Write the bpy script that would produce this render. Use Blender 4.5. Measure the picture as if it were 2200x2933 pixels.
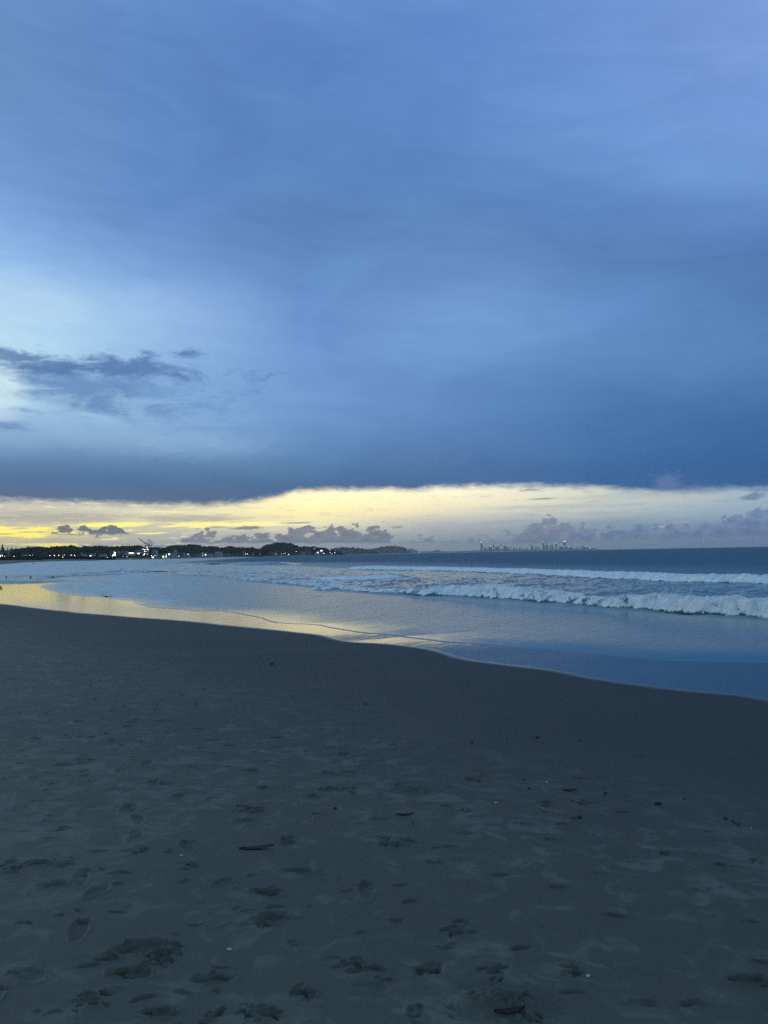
import bpy, bmesh, math, random
import numpy as np
from mathutils import Vector, Matrix

for _o in list(bpy.data.objects):
    bpy.data.objects.remove(_o)
scene = bpy.context.scene
COL = scene.collection
random.seed(7)
rng = np.random.default_rng(11)

# ------------------------------------------------------------------ camera
EYE = 2.5
PITCH = math.radians(3.07)
ROLL = math.radians(1.065)
FOCAL_PX = 2215.0                       # for the 2200 x 2933 photograph
_f = Vector((0, math.cos(PITCH), math.sin(PITCH)))
_u0 = Vector((0, -math.sin(PITCH), math.cos(PITCH)))
_r0 = Vector((1, 0, 0))
_r = _r0 * math.cos(ROLL) - _u0 * math.sin(ROLL)
_u = _u0 * math.cos(ROLL) + _r0 * math.sin(ROLL)
cam_data = bpy.data.cameras.new("camera")
cam = bpy.data.objects.new("camera", cam_data)
COL.objects.link(cam)
M = Matrix.Identity(4)
for i in range(3):
    M[i][0], M[i][1], M[i][2] = _r[i], _u[i], -_f[i]
M[2][3] = EYE
cam.matrix_world = M
cam_data.sensor_fit = 'VERTICAL'
cam_data.angle = 2 * math.atan(1466.5 / FOCAL_PX)
cam_data.clip_start = 0.05
cam_data.clip_end = 120000
scene.camera = cam


def ray(px, py):
    return _f + _r * ((px - 1100) / FOCAL_PX) - _u * ((py - 1466.5) / FOCAL_PX)


def on_plane(px, py, z=0.0):            # ground point seen at a pixel
    d = ray(px, py)
    t = (z - EYE) / d.z
    return Vector((d.x * t, d.y * t, z))


def at_depth(px, py, D):                # point seen at a pixel, D metres ahead
    d = ray(px, py)
    t = D / d.y
    return Vector((d.x * t, D, EYE + d.z * t))


def azel(px, py):
    d = ray(px, py).normalized()
    return math.degrees(math.atan2(d.x, d.y)), math.degrees(math.asin(d.z))


# ------------------------------------------------------------------ render settings
scene.render.engine = 'CYCLES'
scene.cycles.use_denoising = False
scene.cycles.max_bounces = 6
scene.cycles.diffuse_bounces = 2
scene.cycles.glossy_bounces = 3
scene.cycles.transparent_max_bounces = 4
scene.cycles.volume_bounces = 0
scene.cycles.sample_clamp_indirect = 6
scene.view_settings.view_transform = 'Standard'
scene.view_settings.look = 'None'
scene.view_settings.exposure = 0.0
scene.view_settings.gamma = 1.0


# ------------------------------------------------------------------ node helpers
def lin(c):
    out = []
    for v in c:
        v = v / 255.0
        out.append(v / 12.92 if v <= 0.04045 else ((v + 0.055) / 1.055) ** 2.4)
    return tuple(out)


class G:                                 # small expression builder for node trees
    def __init__(s, tree):
        s.t = tree
        s.n = tree.nodes
        s.l = tree.links

    def put(s, sock, v):
        if isinstance(v, bpy.types.NodeSocket):
            s.l.new(v, sock)
        elif v is not None:
            if hasattr(sock.default_value, '__len__') and not hasattr(v, '__len__'):
                v = (v,) * len(sock.default_value)
            if sock.type == 'RGBA' and len(v) == 3:
                v = tuple(v) + (1,)
            sock.default_value = v

    def m(s, op, a, b=None, c=None, clamp=False):
        n = s.n.new('ShaderNodeMath')
        n.operation = op
        n.use_clamp = clamp
        s.put(n.inputs[0], a)
        if b is not None:
            s.put(n.inputs[1], b)
        if c is not None:
            s.put(n.inputs[2], c)
        return n.outputs[0]

    def add(s, a, b): return s.m('ADD', a, b)
    def sub(s, a, b): return s.m('SUBTRACT', a, b)
    def mul(s, a, b): return s.m('MULTIPLY', a, b)
    def mad(s, a, b, c): return s.m('MULTIPLY_ADD', a, b, c)

    def step(s, v, lo, hi, a=0.0, b=1.0, kind='SMOOTHSTEP'):
        n = s.n.new('ShaderNodeMapRange')
        n.interpolation_type = kind
        s.put(n.inputs[0], v)
        for k, x in zip((1, 2, 3, 4), (lo, hi, a, b)):
            s.put(n.inputs[k], x)
        return n.outputs[0]

    def mix(s, f, a, b, blend='MIX'):
        n = s.n.new('ShaderNodeMix')
        n.data_type = 'RGBA'
        n.blend_type = blend
        s.put(n.inputs[0], f)
        s.put(n.inputs[6], a)
        s.put(n.inputs[7], b)
        return n.outputs[2]

    def xyz(s, x, y, z):
        n = s.n.new('ShaderNodeCombineXYZ')
        for k, v in enumerate((x, y, z)):
            s.put(n.inputs[k], v)
        return n.outputs[0]

    def sep(s, v):
        n = s.n.new('ShaderNodeSeparateXYZ')
        s.put(n.inputs[0], v)
        return n.outputs

    def noise(s, vec, scale=1.0, detail=4.0, rough=0.55, dist=0.0, dim='3D', w=None):
        n = s.n.new('ShaderNodeTexNoise')
        n.noise_dimensions = dim
        s.put(n.inputs['Vector'], vec)
        if w is not None:
            s.put(n.inputs['W'], w)
        s.put(n.inputs['Scale'], scale)
        s.put(n.inputs['Detail'], detail)
        s.put(n.inputs['Roughness'], rough)
        s.put(n.inputs['Distortion'], dist)
        return n.outputs[0]

    def ramp(s, f, stops, interp='LINEAR'):
        n = s.n.new('ShaderNodeValToRGB')
        cr = n.color_ramp
        cr.interpolation = interp
        cr.elements[0].position = stops[0][0]
        cr.elements[1].position = stops[-1][0]
        els = [cr.elements[0]]
        for p, c in stops[1:-1]:
            cr.elements.new(p)
        for e, (p, c) in zip(cr.elements, sorted(stops, key=lambda q: q[0])):
            if not hasattr(c, '__len__'):
                c = (c, c, c)
            e.color = tuple(c) + (1,)
        s.put(n.inputs[0], f)
        return n.outputs[0]


# ------------------------------------------------------------------ world: dusk sky under a cloud deck
world = bpy.data.worlds.new("World")
scene.world = world
world.use_nodes = True
wt = world.node_tree
wt.nodes.clear()
w = G(wt)
SUN_AZ, SUN_EL = -62.0, 1.5             # degrees, the sun is just down behind the hills to the left
geo = wt.nodes.new('ShaderNodeTexCoord').outputs['Generated']
nrm = wt.nodes.new('ShaderNodeVectorMath')
nrm.operation = 'NORMALIZE'
wt.links.new(geo, nrm.inputs[0])
DIR = nrm.outputs[0]
dx, dy, dz = w.sep(DIR)
AZ = w.m('DEGREES', w.m('ARCTAN2', dx, dy))
EL = w.m('DEGREES', w.m('ARCSINE', dz))

# gentle warp so that no band runs ruler-straight
n_lo = w.noise(w.xyz(w.mul(AZ, 0.045), w.mul(EL, 0.10), 3.0), 1.0, 3.0, 0.5)
n_hi = w.noise(w.xyz(w.mul(AZ, 0.16), w.mul(EL, 0.45), 9.0), 1.0, 5.0, 0.55)
warp = w.add(w.mul(w.sub(n_lo, 0.5), 3.2), w.mul(w.sub(n_hi, 0.5), 1.1))
ELW = w.mad(w.step(EL, 4, 12), warp, EL)

AZW = w.mad(warp, 1.3, AZ)
COLS = (0, 440, 880, 1320, 1760, 2200)
COLAZ = [azel(c, 1300)[0] for c in COLS]


def el_of(px_i, y):                      # elevation seen at photo row y, in the azimuth of column i
    return azel(COLS[px_i], y)[1]


deck_rows = (0, 250, 500, 650, 800, 900, 1000, 1100, 1200, 1300, 1370, 1430)
deck = [
 [(102,145,200),(104,146,200),(116,158,216),(134,176,236),(168,212,253),(190,227,253),(194,230,253),(200,232,250),(166,206,244),(98,140,188),(80,117,162),(94,116,150)],
 [(98,141,203),(96,139,200),(98,142,202),(104,148,208),(130,172,230),(166,206,248),(154,196,240),(134,178,228),(152,194,236),(106,147,196),(80,118,162),(92,114,148)],
 [(96,140,206),(94,139,201),(93,137,196),(92,136,192),(104,149,208),(116,160,220),(116,160,220),(120,164,220),(112,155,212),(98,143,194),(78,119,164),(76,108,152)],
 [(100,146,214),(98,143,210),(92,137,198),(94,138,194),(113,157,214),(117,161,219),(112,158,216),(102,148,208),(94,138,198),(84,127,182),(70,110,162),(76,110,156)],
 [(114,154,220),(112,156,219),(104,149,212),(91,135,193),(93,137,194),(100,148,208),(98,146,202),(86,134,192),(72,121,178),(60,110,168),(54,101,160),(60,104,160)],
 [(130,163,228),(120,162,226),(112,155,218),(92,136,196),(82,126,184),(84,128,184),(90,137,194),(80,129,186),(62,114,172),(50,101,160),(47,97,156),(62,104,166)],
]
band_rows = (1385, 1410, 1440, 1470, 1500, 1530, 1560, 1590)
band = [
 [(205,198,178),(196,190,172),(186,184,170),(184,180,164),(196,190,158),(220,205,130),(190,180,145),(165,155,142)],
 [(220,212,186),(215,208,182),(205,202,180),(212,206,170),(204,200,168),(178,176,162),(168,166,160),(175,158,142)],
 [(255,242,196),(255,241,190),(255,238,178),(250,232,168),(228,218,178),(176,176,172),(160,163,165),(160,162,164)],
 [(245,240,212),(250,242,208),(242,232,192),(220,214,190),(168,174,178),(150,160,168),(135,148,158),(124,140,155)],
 [(200,210,208),(208,213,202),(196,204,202),(170,186,190),(140,160,175),(125,145,168),(113,134,162),(106,129,160)],
 [(150,178,208),(160,184,202),(158,182,202),(148,174,196),(120,148,186),(96,126,175),(92,120,168),(88,118,162)],
]
DMAX = 45.0
facD = w.m('DIVIDE', ELW, DMAX, clamp=True)
EB0, EB1 = -1.0, 7.0
n_b = w.noise(w.xyz(w.mul(AZ, 0.12), w.mul(EL, 0.9), 5.0), 1.0, 4.0, 0.55)
ELB = w.mad(w.sub(n_b, 0.5), 0.8, EL)
facB = w.m('DIVIDE', w.sub(ELB, EB0), EB1 - EB0, clamp=True)


BOOST = {'d': 1.0, 'b': 1.42}


def columns(fac, rows, table, lo, hi, interp, top):
    side = (1.0, 1.0, 1.0, 0.90, 0.80, 0.76)
    cols = []
    for i, tab in enumerate(table):
        kk = 1.0 if top else BOOST['b'] * side[i]
        st = [((el_of(i, y) - lo) / (hi - lo), tuple(kk * q for q in lin(c))) for y, c in zip(rows, tab)]
        st = sorted(st, key=lambda q: q[0])
        if top:
            st.append((1.0, top))
        cols.append(w.ramp(fac, st, interp))
    c = cols[0]
    for i in range(1, len(cols)):
        c = w.mix(w.step(AZW, COLAZ[i - 1], COLAZ[i], kind='LINEAR'), c, cols[i])
    return c


deckC = columns(facD, deck_rows, deck, 0.0, DMAX, 'B_SPLINE', lin((120, 165, 225)))
bandC = columns(facB, band_rows, band, EB0, EB1, 'LINEAR', None)


def az_profile(pts, lo, hi):             # px -> photo row profile, turned into elevation against azimuth
    A0, A1 = -34.0, 34.0
    st = []
    for px, y in pts:
        a, e = azel(px, y)
        st.append((min(max((a - A0) / (A1 - A0), 0), 1), (e - lo) / (hi - lo)))
    r = w.ramp(w.m('DIVIDE', w.sub(AZ, A0), A1 - A0, clamp=True), st)
    return w.mad(w.sep(r)[0], hi - lo, lo)


def gauss(cx, cy, sx, sy, sk=0.0):       # soft ellipse round a photo position
    a, e = azel(cx, cy)
    k = math.degrees(1 / FOCAL_PX)
    X = w.mul(w.sub(AZ, a), 1 / (sx * k))
    Y = w.mul(w.sub(EL, e), 1 / (sy * k))
    if sk:
        Y = w.mad(X, sk, Y)
    r2 = w.add(w.mul(X, X), w.mul(Y, Y))
    return w.m('EXPONENT', w.mul(r2, -1.0))


# fine wispy noise used by every cloud edge
wispy = w.noise(w.xyz(w.mul(AZ, 0.55), w.mul(EL, 1.7), 1.0), 1.0, 8.0, 0.62, 0.6)
wispf = w.noise(w.xyz(w.mul(AZ, 1.9), w.mul(EL, 4.4), 4.0), 1.0, 6.0, 0.6, 0.3)
wq0 = w.noise(w.xyz(w.mul(AZ, 0.20), w.mul(EL, 0.62), 7.0), 1.0, 9.0, 0.62, 1.2)
wq = w.add(w.mul(w.sub(wq0, 0.5), 2.2), w.mul(w.sub(wispf, 0.5), 0.5))
wi = w.add(w.mul(w.sub(wispy, 0.5), 1.0), w.mul(w.sub(wispf, 0.5), 0.45))

# --- dark cloud tongues hanging in the bright opening at the left
deckC = w.mix(w.step(w.add(gauss(60, 860, 330, 120), w.mul(wi, 0.5)), 0.55, 1.2, 0, 0.45), deckC, lin((200, 228, 250)))
deckC = w.mix(w.step(w.add(gauss(0, 1110, 90, 110), w.mul(wi, 0.3)), 0.3, 1.0, 0, 0.8), deckC, lin((214, 240, 252)))
mA = w.m('MAXIMUM', gauss(70, 1032, 250, 34, 0.10), gauss(370, 1050, 250, 32, -0.13))
mA = w.m('MAXIMUM', mA, w.mul(gauss(520, 1015, 60, 26, -0.4), 0.75))
kA = w.step(w.add(mA, w.mul(wq, 1.0)), 0.30, 0.95)
mB = w.m('MAXIMUM', gauss(290, 1105, 330, 72, 0.0), w.mul(gauss(400, 1165, 300, 50), 0.85))
kB = w.step(w.add(mB, w.mul(wq, 0.9)), 0.25, 1.1)
kC = w.step(w.add(w.m('MAXIMUM', gauss(10, 1218, 85, 18, 0.1), w.mul(gauss(60, 1172, 80, 14), .8)), w.mul(wq, 0.9)), 0.35, 1.1)
kD = w.step(w.add(w.m('MAXIMUM', gauss(590, 1228, 190, 10, -0.25), gauss(570, 1266, 30, 8)), w.mul(wi, 1.0)), 0.5, 1.3)
deckC = w.mix(w.mul(kB, 0.85), deckC, lin((98, 140, 194)))
deckC = w.mix(w.mul(kA, 0.85), deckC, lin((84, 121, 178)))
deckC = w.mix(w.mul(kC, 0.75), deckC, lin((92, 132, 186)))
deckC = w.mix(w.mul(kD, 0.35), deckC, lin((90, 132, 190)))
# pale streaks above the dark base
sA = w.step(w.add(gauss(500, 1270, 420, 60, 0.04), w.mul(wi, 0.8)), 0.4, 1.3)
deckC = w.mix(w.mul(sA, 0.35), deckC, lin((170, 205, 240)))
# large soft mottling of the deck
mot = w.noise(w.xyz(w.mul(AZ, 0.06), w.mul(EL, 0.16), 21.0), 1.0, 6.0, 0.5, 0.8)
deckC = w.mix(1.0, deckC, w.ramp(mot, [(0.22, (0.88, 0.88, 0.90)), (0.5, (1.0, 1.0, 0.985)), (0.80, (1.15, 1.12, 1.06))]), 'MULTIPLY')
lay = w.noise(w.xyz(w.mul(AZ, 0.11), w.mad(AZ, 0.05, w.mul(EL, 0.50)), 40.0), 1.0, 7.0, 0.6, 1.0)
deckC = w.mix(1.0, deckC, w.ramp(lay, [(0.28, (0.92, 0.94, 0.96)), (0.5, 1.0), (0.75, (1.08, 1.07, 1.05))]), 'MULTIPLY')
# the little pale cumulus lying against the dark deck at the right
puff = w.step(w.add(w.m('MAXIMUM', gauss(1915, 1378, 52, 30), w.mul(gauss(1990, 1392, 70, 26), 0.7)), w.mul(wi, 1.8)), 0.35, 1.0)
deckC = w.mix(w.mul(puff, 0.5), deckC, lin((118, 138, 184)))

# --- streaks and cloud bars in the bright band
st1 = w.noise(w.xyz(w.mul(AZ, 0.33), w.mul(EL, 3.3), 8.0), 1.0, 7.0, 0.6, 0.5)
st2 = w.noise(w.xyz(w.mul(AZ, 0.9), w.mul(EL, 7.5), 2.0), 1.0, 6.0, 0.6, 0.5)
sts = w.add(w.mul(w.sub(st1, 0.5), 1.3), w.mul(w.sub(st2, 0.5), 0.6))
leftness = w.step(AZ, -3, -20)
midness = w.mul(w.step(AZ, -15, -7), w.step(AZ, 9, 0))
# cream / yellow light showing between the grey sheets
bandC = w.mix(w.mul(w.step(w.add(sts, w.mul(leftness, 0.02)), 0.10, 0.22), w.mad(leftness, 0.74, 0.06)), bandC, (1.45, 1.28, 0.78))
bandC = w.mix(w.mul(w.step(sts, -0.06, -0.28), 0.30), bandC, lin((156, 158, 160)))
gl = w.m('MAXIMUM', gauss(-40, 1524, 230, 20, 0.06), gauss(330, 1503, 130, 9, -0.10))
gl = w.m('MAXIMUM', gl, gauss(650, 1502, 220, 9, -0.06))
gl = w.m('MAXIMUM', gl, w.mul(gauss(150, 1560, 110, 6), 0.8))
gl = w.m('MAXIMUM', gl, w.mul(gauss(350, 1563, 60, 4), 0.7))
gl = w.m('MAXIMUM', gl, w.mul(gauss(420, 1528, 50, 5), 0.8))
gk = w.step(w.add(gl, w.mul(sts, 1.5)), 0.38, 0.68)
yel = w.mix(w.step(AZ, -26, -8), (1.5, 1.27, 0.22), (1.4, 1.2, 0.48))
bandC = w.mix(w.mul(gk, 0.95), bandC, yel)
gy = w.m('MAXIMUM', gauss(560, 1484, 190, 13, 0.02), w.mul(gauss(150, 1482, 280, 22), 0.9))
bandC = w.mix(w.mul(w.step(w.add(gy, w.mul(sts, 1.4)), 0.3, 0.9), 0.7), bandC, lin((178, 176, 168)))
gp = w.m('MAXIMUM', gauss(1850, 1418, 260, 12), gauss(1600, 1450, 300, 8))
bandC = w.mix(w.mul(w.step(w.add(gp, w.mul(sts, 1.6)), 0.3, 1.0), 0.35), bandC, lin((172, 182, 192)))


def w_r(v):
    return v * 0.55


def cumulus(top_pts, base_pts, col_lo, col_hi, rough, alpha, soft=0.10):
    global bandC
    top = az_profile(top_pts, -1.0, 6.0)
    bot = az_profile(base_pts, -1.0, 6.0)
    bill = w.noise(w.xyz(w.mul(AZ, 1.3), w.mul(EL, 2.1), 13.0), 1.0, 9.0, 0.66, 0.9)
    vb = w.n.new('ShaderNodeTexVoronoi')
    vb.voronoi_dimensions = '2D'
    vb.feature = 'SMOOTH_F1'
    w.put(vb.inputs['Vector'], w.xyz(w.mad(bill, 0.9, w.mul(AZ, 0.95)), w.mad(bill, 0.6, w.mul(EL, 1.5)), 0.0))
    vb.inputs['Scale'].default_value = 1.0
    vb.inputs['Detail'].default_value = 2.0
    vb.inputs['Roughness'].default_value = 0.55
    vb.inputs['Smoothness'].default_value = 0.25
    puffs = w.sub(0.52, w.m('POWER', vb.outputs['Distance'], 1.6))
    edge = w.add(w.mul(w.sub(bill, 0.5), w_r(rough)), w.mul(puffs, 1.0))
    k = w.step(w.sub(w.add(top, edge), EL), -soft, soft)
    k = w.mul(k, w.step(w.sub(EL, w.mad(edge, 0.12, bot)), -0.08, 0.12))
    inside = w.sub(w.add(top, w.mul(edge, 1.6)), EL)
    inner = w.noise(w.xyz(w.mul(AZ, 2.2), w.mul(EL, 4.0), 33.0), 1.0, 6.0, 0.6, 0.5)
    c = w.mix(w.step(w.add(inside, w.mul(w.sub(inner, 0.5), 1.6)), -0.1, 1.3), col_hi, col_lo)
    bandC = w.mix(w.mul(k, alpha), bandC, c)


B = 1700                                  # a row safely below the horizon: "no cloud here"
cumulus([(-200, B), (140, 1545), (160, 1519), (185, 1506), (215, 1509), (250, 1514), (285, 1505), (320, 1504), (345, 1511), (375, 1529), (400, 1560), (420, B)],
        [(-200, 1530), (400, 1531), (440, 1530)], lin((104, 112, 126)), lin((112, 118, 126)), 1.1, 0.95, 0.06)
cumulus([(180, B), (200, 1545), (300, 1536), (350, 1541), (372, B), (470, B), (490, 1560), (520, 1545), (545, 1538), (560, 1525), (590, 1524), (612, 1522), (640, 1540), (680, 1530), (740, 1523), (780, 1524), (840, 1512), (880, 1508), (900, 1510), (925, 1516),
         (960, 1506), (985, 1501), (1000, 1512), (1025, 1502), (1040, 1514), (1070, 1510), (1090, 1504), (1110, 1512), (1125, 1530), (1145, 1560), (1150, B)],
        [(180, 1542), (370, 1542), (420, 1557), (1150, 1555)], lin((112, 122, 142)), lin((138, 142, 150)), 1.2, 0.93, 0.08)
cumulus([(400, B), (410, 1562), (430, 1555), (460, 1554), (480, 1562), (490, B), (1120, B), (1140, 1548), (1180, 1536), (1230, 1537), (1260, 1545), (1330, 1546), (1400, 1538), (1440, 1534), (1470, 1528),
         (1505, 1508), (1530, 1495), (1560, 1486), (1590, 1484), (1620, 1497), (1650, 1506), (1675, 1504), (1690, 1516), (1740, 1517), (1820, 1514)],
        [(400, 1566), (1200, 1555), (1500, 1557), (1650, 1554), (1800, 1550)], lin((110, 124, 154)), lin((136, 144, 166)), 1.3, 0.80, 0.12)
cumulus([(1500, B), (1560, 1552), (1640, 1532), (1760, 1515), (1850, 1500), (1880, 1506), (1915, 1499), (1950, 1510), (2010, 1504), (2060, 1490), (2120, 1472), (2160, 1456), (2200, 1446), (2290, 1440)],
        [(1500, 1557), (1800, 1540), (2200, 1534)], lin((92, 118, 168)), lin((112, 136, 180)), 1.2, 0.74, 0.16)
# thin dark lens clouds
for (cx, cy, sx, sy, a) in ((1520, 1403, 32, 4, .6), (1550, 1429, 46, 3.5, .6), (2150, 1423, 42, 11, .75), (700, 1512, 60, 6, .8), (850, 1498, 60, 3, .6), (620, 1510, 40, 4, .6), (100, 1524, 50, 3, .5), (10, 1530, 40, 3, .5), (1140, 1510, 26, 5, .5)):
    kk = w.step(w.add(gauss(cx, cy, sx, sy, -0.2), w.mul(wi, 1.5)), 0.35, 0.85)
    bandC = w.mix(w.mul(kk, a), bandC, lin((112, 124, 146)) if cx < 1300 else lin((100, 128, 166)))

# --- ragged lower edge of the deck
edge_el = az_profile([(-200, 1430), (0, 1434), (200, 1440), (400, 1448), (620, 1448), (720, 1438), (790, 1424), (850, 1409), (950, 1404), (1100, 1404), (1150, 1405), (1300, 1398), (1450, 1393), (1700, 1396), (1830, 1408), (1950, 1410), (2080, 1403), (2200, 1400), (2300, 1398)], 0.0, 8.0)
rag = w.add(w.mul(w.sub(wispy, 0.5), 0.75), w.mul(w.sub(wispf, 0.5), 0.30))
over = w.step(w.add(w.sub(EL, edge_el), rag), -0.32, 0.42)
sky = w.mix(over, bandC, deckC)
hsv = wt.nodes.new('ShaderNodeHueSaturation')
hsv.inputs['Saturation'].default_value = 1.0
w.put(hsv.inputs['Color'], sky)
sky = hsv.outputs[0]
# behind and beside the camera: plain soft dusk cloud
backC = w.ramp(w.m('DIVIDE', EL, 90.0, clamp=True), [(0.0, lin((135, 148, 168))), (0.1, lin((122, 162, 202))), (0.5, lin((140, 186, 224))), (1.0, lin((155, 202, 236)))])
glow = w.mul(w.step(w.m('ABSOLUTE', w.sub(AZ, -62.0)), 50, 5), w.step(EL, 22, 2))
backC = w.mix(w.mul(glow, 0.85), backC, lin((255, 232, 150)))
away = w.m('MAXIMUM', w.step(w.m('ABSOLUTE', AZ), 32, 60), w.step(EL, 38, 52))
sky = w.mix(away, sky, backC)
nish = wt.nodes.new('ShaderNodeTexSky')
nish.sky_type = 'NISHITA'
nish.sun_disc = False
nish.sun_elevation = math.radians(SUN_EL)
nish.sun_rotation = math.radians(SUN_AZ)
bgN = wt.nodes.new('ShaderNodeBackground')
wt.links.new(nish.outputs[0], bgN.inputs[0])
bgN.inputs[1].default_value = 0.05
bgC = wt.nodes.new('ShaderNodeBackground')
wt.links.new(sky, bgC.inputs[0])
bgC.inputs[1].default_value = 1.0
mixS = wt.nodes.new('ShaderNodeMixShader')
mixS.inputs[0].default_value = 0.93      # the clouds let a little of the clear dusk sky through
wt.links.new(bgN.outputs[0], mixS.inputs[1])
wt.links.new(bgC.outputs[0], mixS.inputs[2])
wo = wt.nodes.new('ShaderNodeOutputWorld')
wt.links.new(mixS.outputs[0], wo.inputs[0])
world.cycles.sampling_method = 'MANUAL'
world.cycles.sample_map_resolution = 1024

# ------------------------------------------------------------------ sun (low, filtered by cloud, left of the frame)
sl = bpy.data.lights.new("sun", 'SUN')
sl.energy = 0.5
sl.angle = math.radians(20)
sl.color = (1.0, 0.95, 0.88)
sun = bpy.data.objects.new("sun", sl)
COL.objects.link(sun)
_a, _e = math.radians(SUN_AZ), math.radians(9.0)
sun.rotation_euler = Vector((-math.sin(_a) * math.cos(_e), -math.cos(_a) * math.cos(_e), -math.sin(_e))).to_track_quat('-Z', 'Y').to_euler()


# ================================================================== helpers for things
def tag(o, label=None, cat=None, group=None, kind=None):
    if label: o['label'] = label
    if cat: o['category'] = cat
    if group: o['group'] = group
    if kind: o['kind'] = kind
    return o


def link(name, mesh, mat=None, parent=None, loc=None):
    o = bpy.data.objects.new(name, mesh)
    COL.objects.link(o)
    if mat is not None and mesh is not None and len(mesh.materials) == 0:
        mesh.materials.append(mat)
    if parent is not None:
        o.parent = parent
    if loc is not None:
        o.location = loc
    return o


def empty(name, loc, rz=0.0):
    o = bpy.data.objects.new(name, None)
    COL.objects.link(o)
    o.location = loc
    o.rotation_euler = (0, 0, rz)
    o.empty_display_size = 0.3
    return o


def mesh_from(name, verts, faces, smooth=True):
    me = bpy.data.meshes.new(name)
    verts = np.asarray(verts, dtype=np.float32)
    faces = np.asarray(faces, dtype=np.int32)
    k = faces.shape[1]
    me.vertices.add(len(verts))
    me.vertices.foreach_set('co', verts.ravel())
    me.loops.add(faces.size)
    me.loops.foreach_set('vertex_index', faces.ravel())
    me.polygons.add(len(faces))
    me.polygons.foreach_set('loop_start', np.arange(0, faces.size, k, dtype=np.int32))
    me.polygons.foreach_set('loop_total', np.full(len(faces), k, dtype=np.int32))
    me.polygons.foreach_set('use_smooth', np.full(len(faces), smooth, dtype=bool))
    me.update(calc_edges=True)
    return me


def attr(me, name, vals):
    a = me.attributes.new(name, 'FLOAT', 'POINT')
    a.data.foreach_set('value', np.asarray(vals, dtype=np.float32).ravel())


def grid_faces(nr, nc, wrap=False):
    i = np.arange(nr - 1)[:, None]
    j = np.arange(nc if wrap else nc - 1)[None, :]
    j2 = (j + 1) % nc
    a = i * nc + j
    b = i * nc + j2
    return np.stack([a, b, b + nc, a + nc], -1).reshape(-1, 4)


# vectorised gradient noise -------------------------------------------------
_perm = np.random.default_rng(5).permutation(4096).astype(np.int64)
_ang = np.random.default_rng(6).random(4096) * 2 * math.pi
_gx, _gy = np.cos(_ang), np.sin(_ang)


def gnoise(x, y, seed=0):
    xi, yi = np.floor(x).astype(np.int64), np.floor(y).astype(np.int64)
    xf, yf = x - xi, y - yi
    def h(a, b):
        return _perm[(_perm[(a + seed * 37) & 4095] + b + seed * 101) & 4095]
    u, v = xf * xf * xf * (xf * (xf * 6 - 15) + 10), yf * yf * yf * (yf * (yf * 6 - 15) + 10)
    def dot(a, b, fx, fy):
        k = h(a, b)
        return _gx[k] * fx + _gy[k] * fy
    n00, n10 = dot(xi, yi, xf, yf), dot(xi + 1, yi, xf - 1, yf)
    n01, n11 = dot(xi, yi + 1, xf, yf - 1), dot(xi + 1, yi + 1, xf - 1, yf - 1)
    return ((n00 * (1 - u) + n10 * u) * (1 - v) + (n01 * (1 - u) + n11 * u) * v) * 1.5


def fbm(x, y, octv=4, gain=0.5, seed=0):
    s, a, t = 0, 1.0, 0
    for k in range(octv):
        s = s + a * gnoise(x, y, seed + k)
        t += a
        a *= gain
        x, y = x * 2.03 + 17.3, y * 2.03 - 9.1
    return s / t


def smooth(v, lo, hi):
    t = np.clip((v - lo) / (hi - lo), 0, 1)
    return t * t * (3 - 2 * t)


def seg_dist(X, Y, pts):
    d2 = np.full(X.shape, 1e18)
    for (x0, y0), (x1, y1) in zip(pts[:-1], pts[1:]):
        ex, ey = x1 - x0, y1 - y0
        L = ex * ex + ey * ey
        t = np.clip(((X - x0) * ex + (Y - y0) * ey) / L, 0, 1)
        d2 = np.minimum(d2, (X - x0 - t * ex) ** 2 + (Y - y0 - t * ey) ** 2)
    return np.sqrt(d2)


def inside(X, Y, poly):
    c = np.zeros(X.shape, bool)
    for (x0, y0), (x1, y1) in zip(poly, poly[1:] + poly[:1]):
        if y0 == y1:
            continue
        c ^= ((y0 > Y) != (y1 > Y)) & (X < (x1 - x0) * (Y - y0) / (y1 - y0) + x0)
    return c


def catmull(pts, n=6):
    out = []
    P = [pts[0]] + list(pts) + [pts[-1]]
    for i in range(1, len(P) - 2):
        p0, p1, p2, p3 = (np.array(q, float) for q in P[i - 1:i + 3])
        for k in range(n):
            t = k / n
            out.append(tuple(0.5 * ((2 * p1) + (-p0 + p2) * t + (2 * p0 - 5 * p1 + 4 * p2 - p3) * t * t + (-p0 + 3 * p1 - 3 * p2 + p3) * t ** 3)))
    out.append(tuple(pts[-1]))
    return out


def gp(px, py, z=0.0):
    p = on_plane(px, py, z)
    return (p.x, p.y)


def gD(px, D):
    return (at_depth(px, 1590, D).x, D)


# ================================================================== materials
def new_mat(name):
    m = bpy.data.materials.new(name)
    m.use_nodes = True
    m.node_tree.nodes.clear()
    g = G(m.node_tree)
    out = g.n.new('ShaderNodeOutputMaterial')
    return m, g, out


def principled(g, out, color, rough=0.6, spec=0.5, ior=1.45, normal=None, metal=0.0):
    b = g.n.new('ShaderNodeBsdfPrincipled')
    g.put(b.inputs['Base Color'], color)
    g.put(b.inputs['Roughness'], rough)
    g.put(b.inputs['Specular IOR Level'], spec)
    g.put(b.inputs['IOR'], ior)
    g.put(b.inputs['Metallic'], metal)
    if normal is not None:
        g.l.new(normal, b.inputs['Normal'])
    if out is not None:
        g.l.new(b.outputs[0], out.inputs[0])
    return b


def bump(g, h, strength=1.0, dist=1.0, normal=None):
    n = g.n.new('ShaderNodeBump')
    g.put(n.inputs['Strength'], strength)
    g.put(n.inputs['Distance'], dist)
    g.put(n.inputs['Height'], h)
    if normal is not None:
        g.l.new(normal, n.inputs['Normal'])
    return n.outputs[0]


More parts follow.
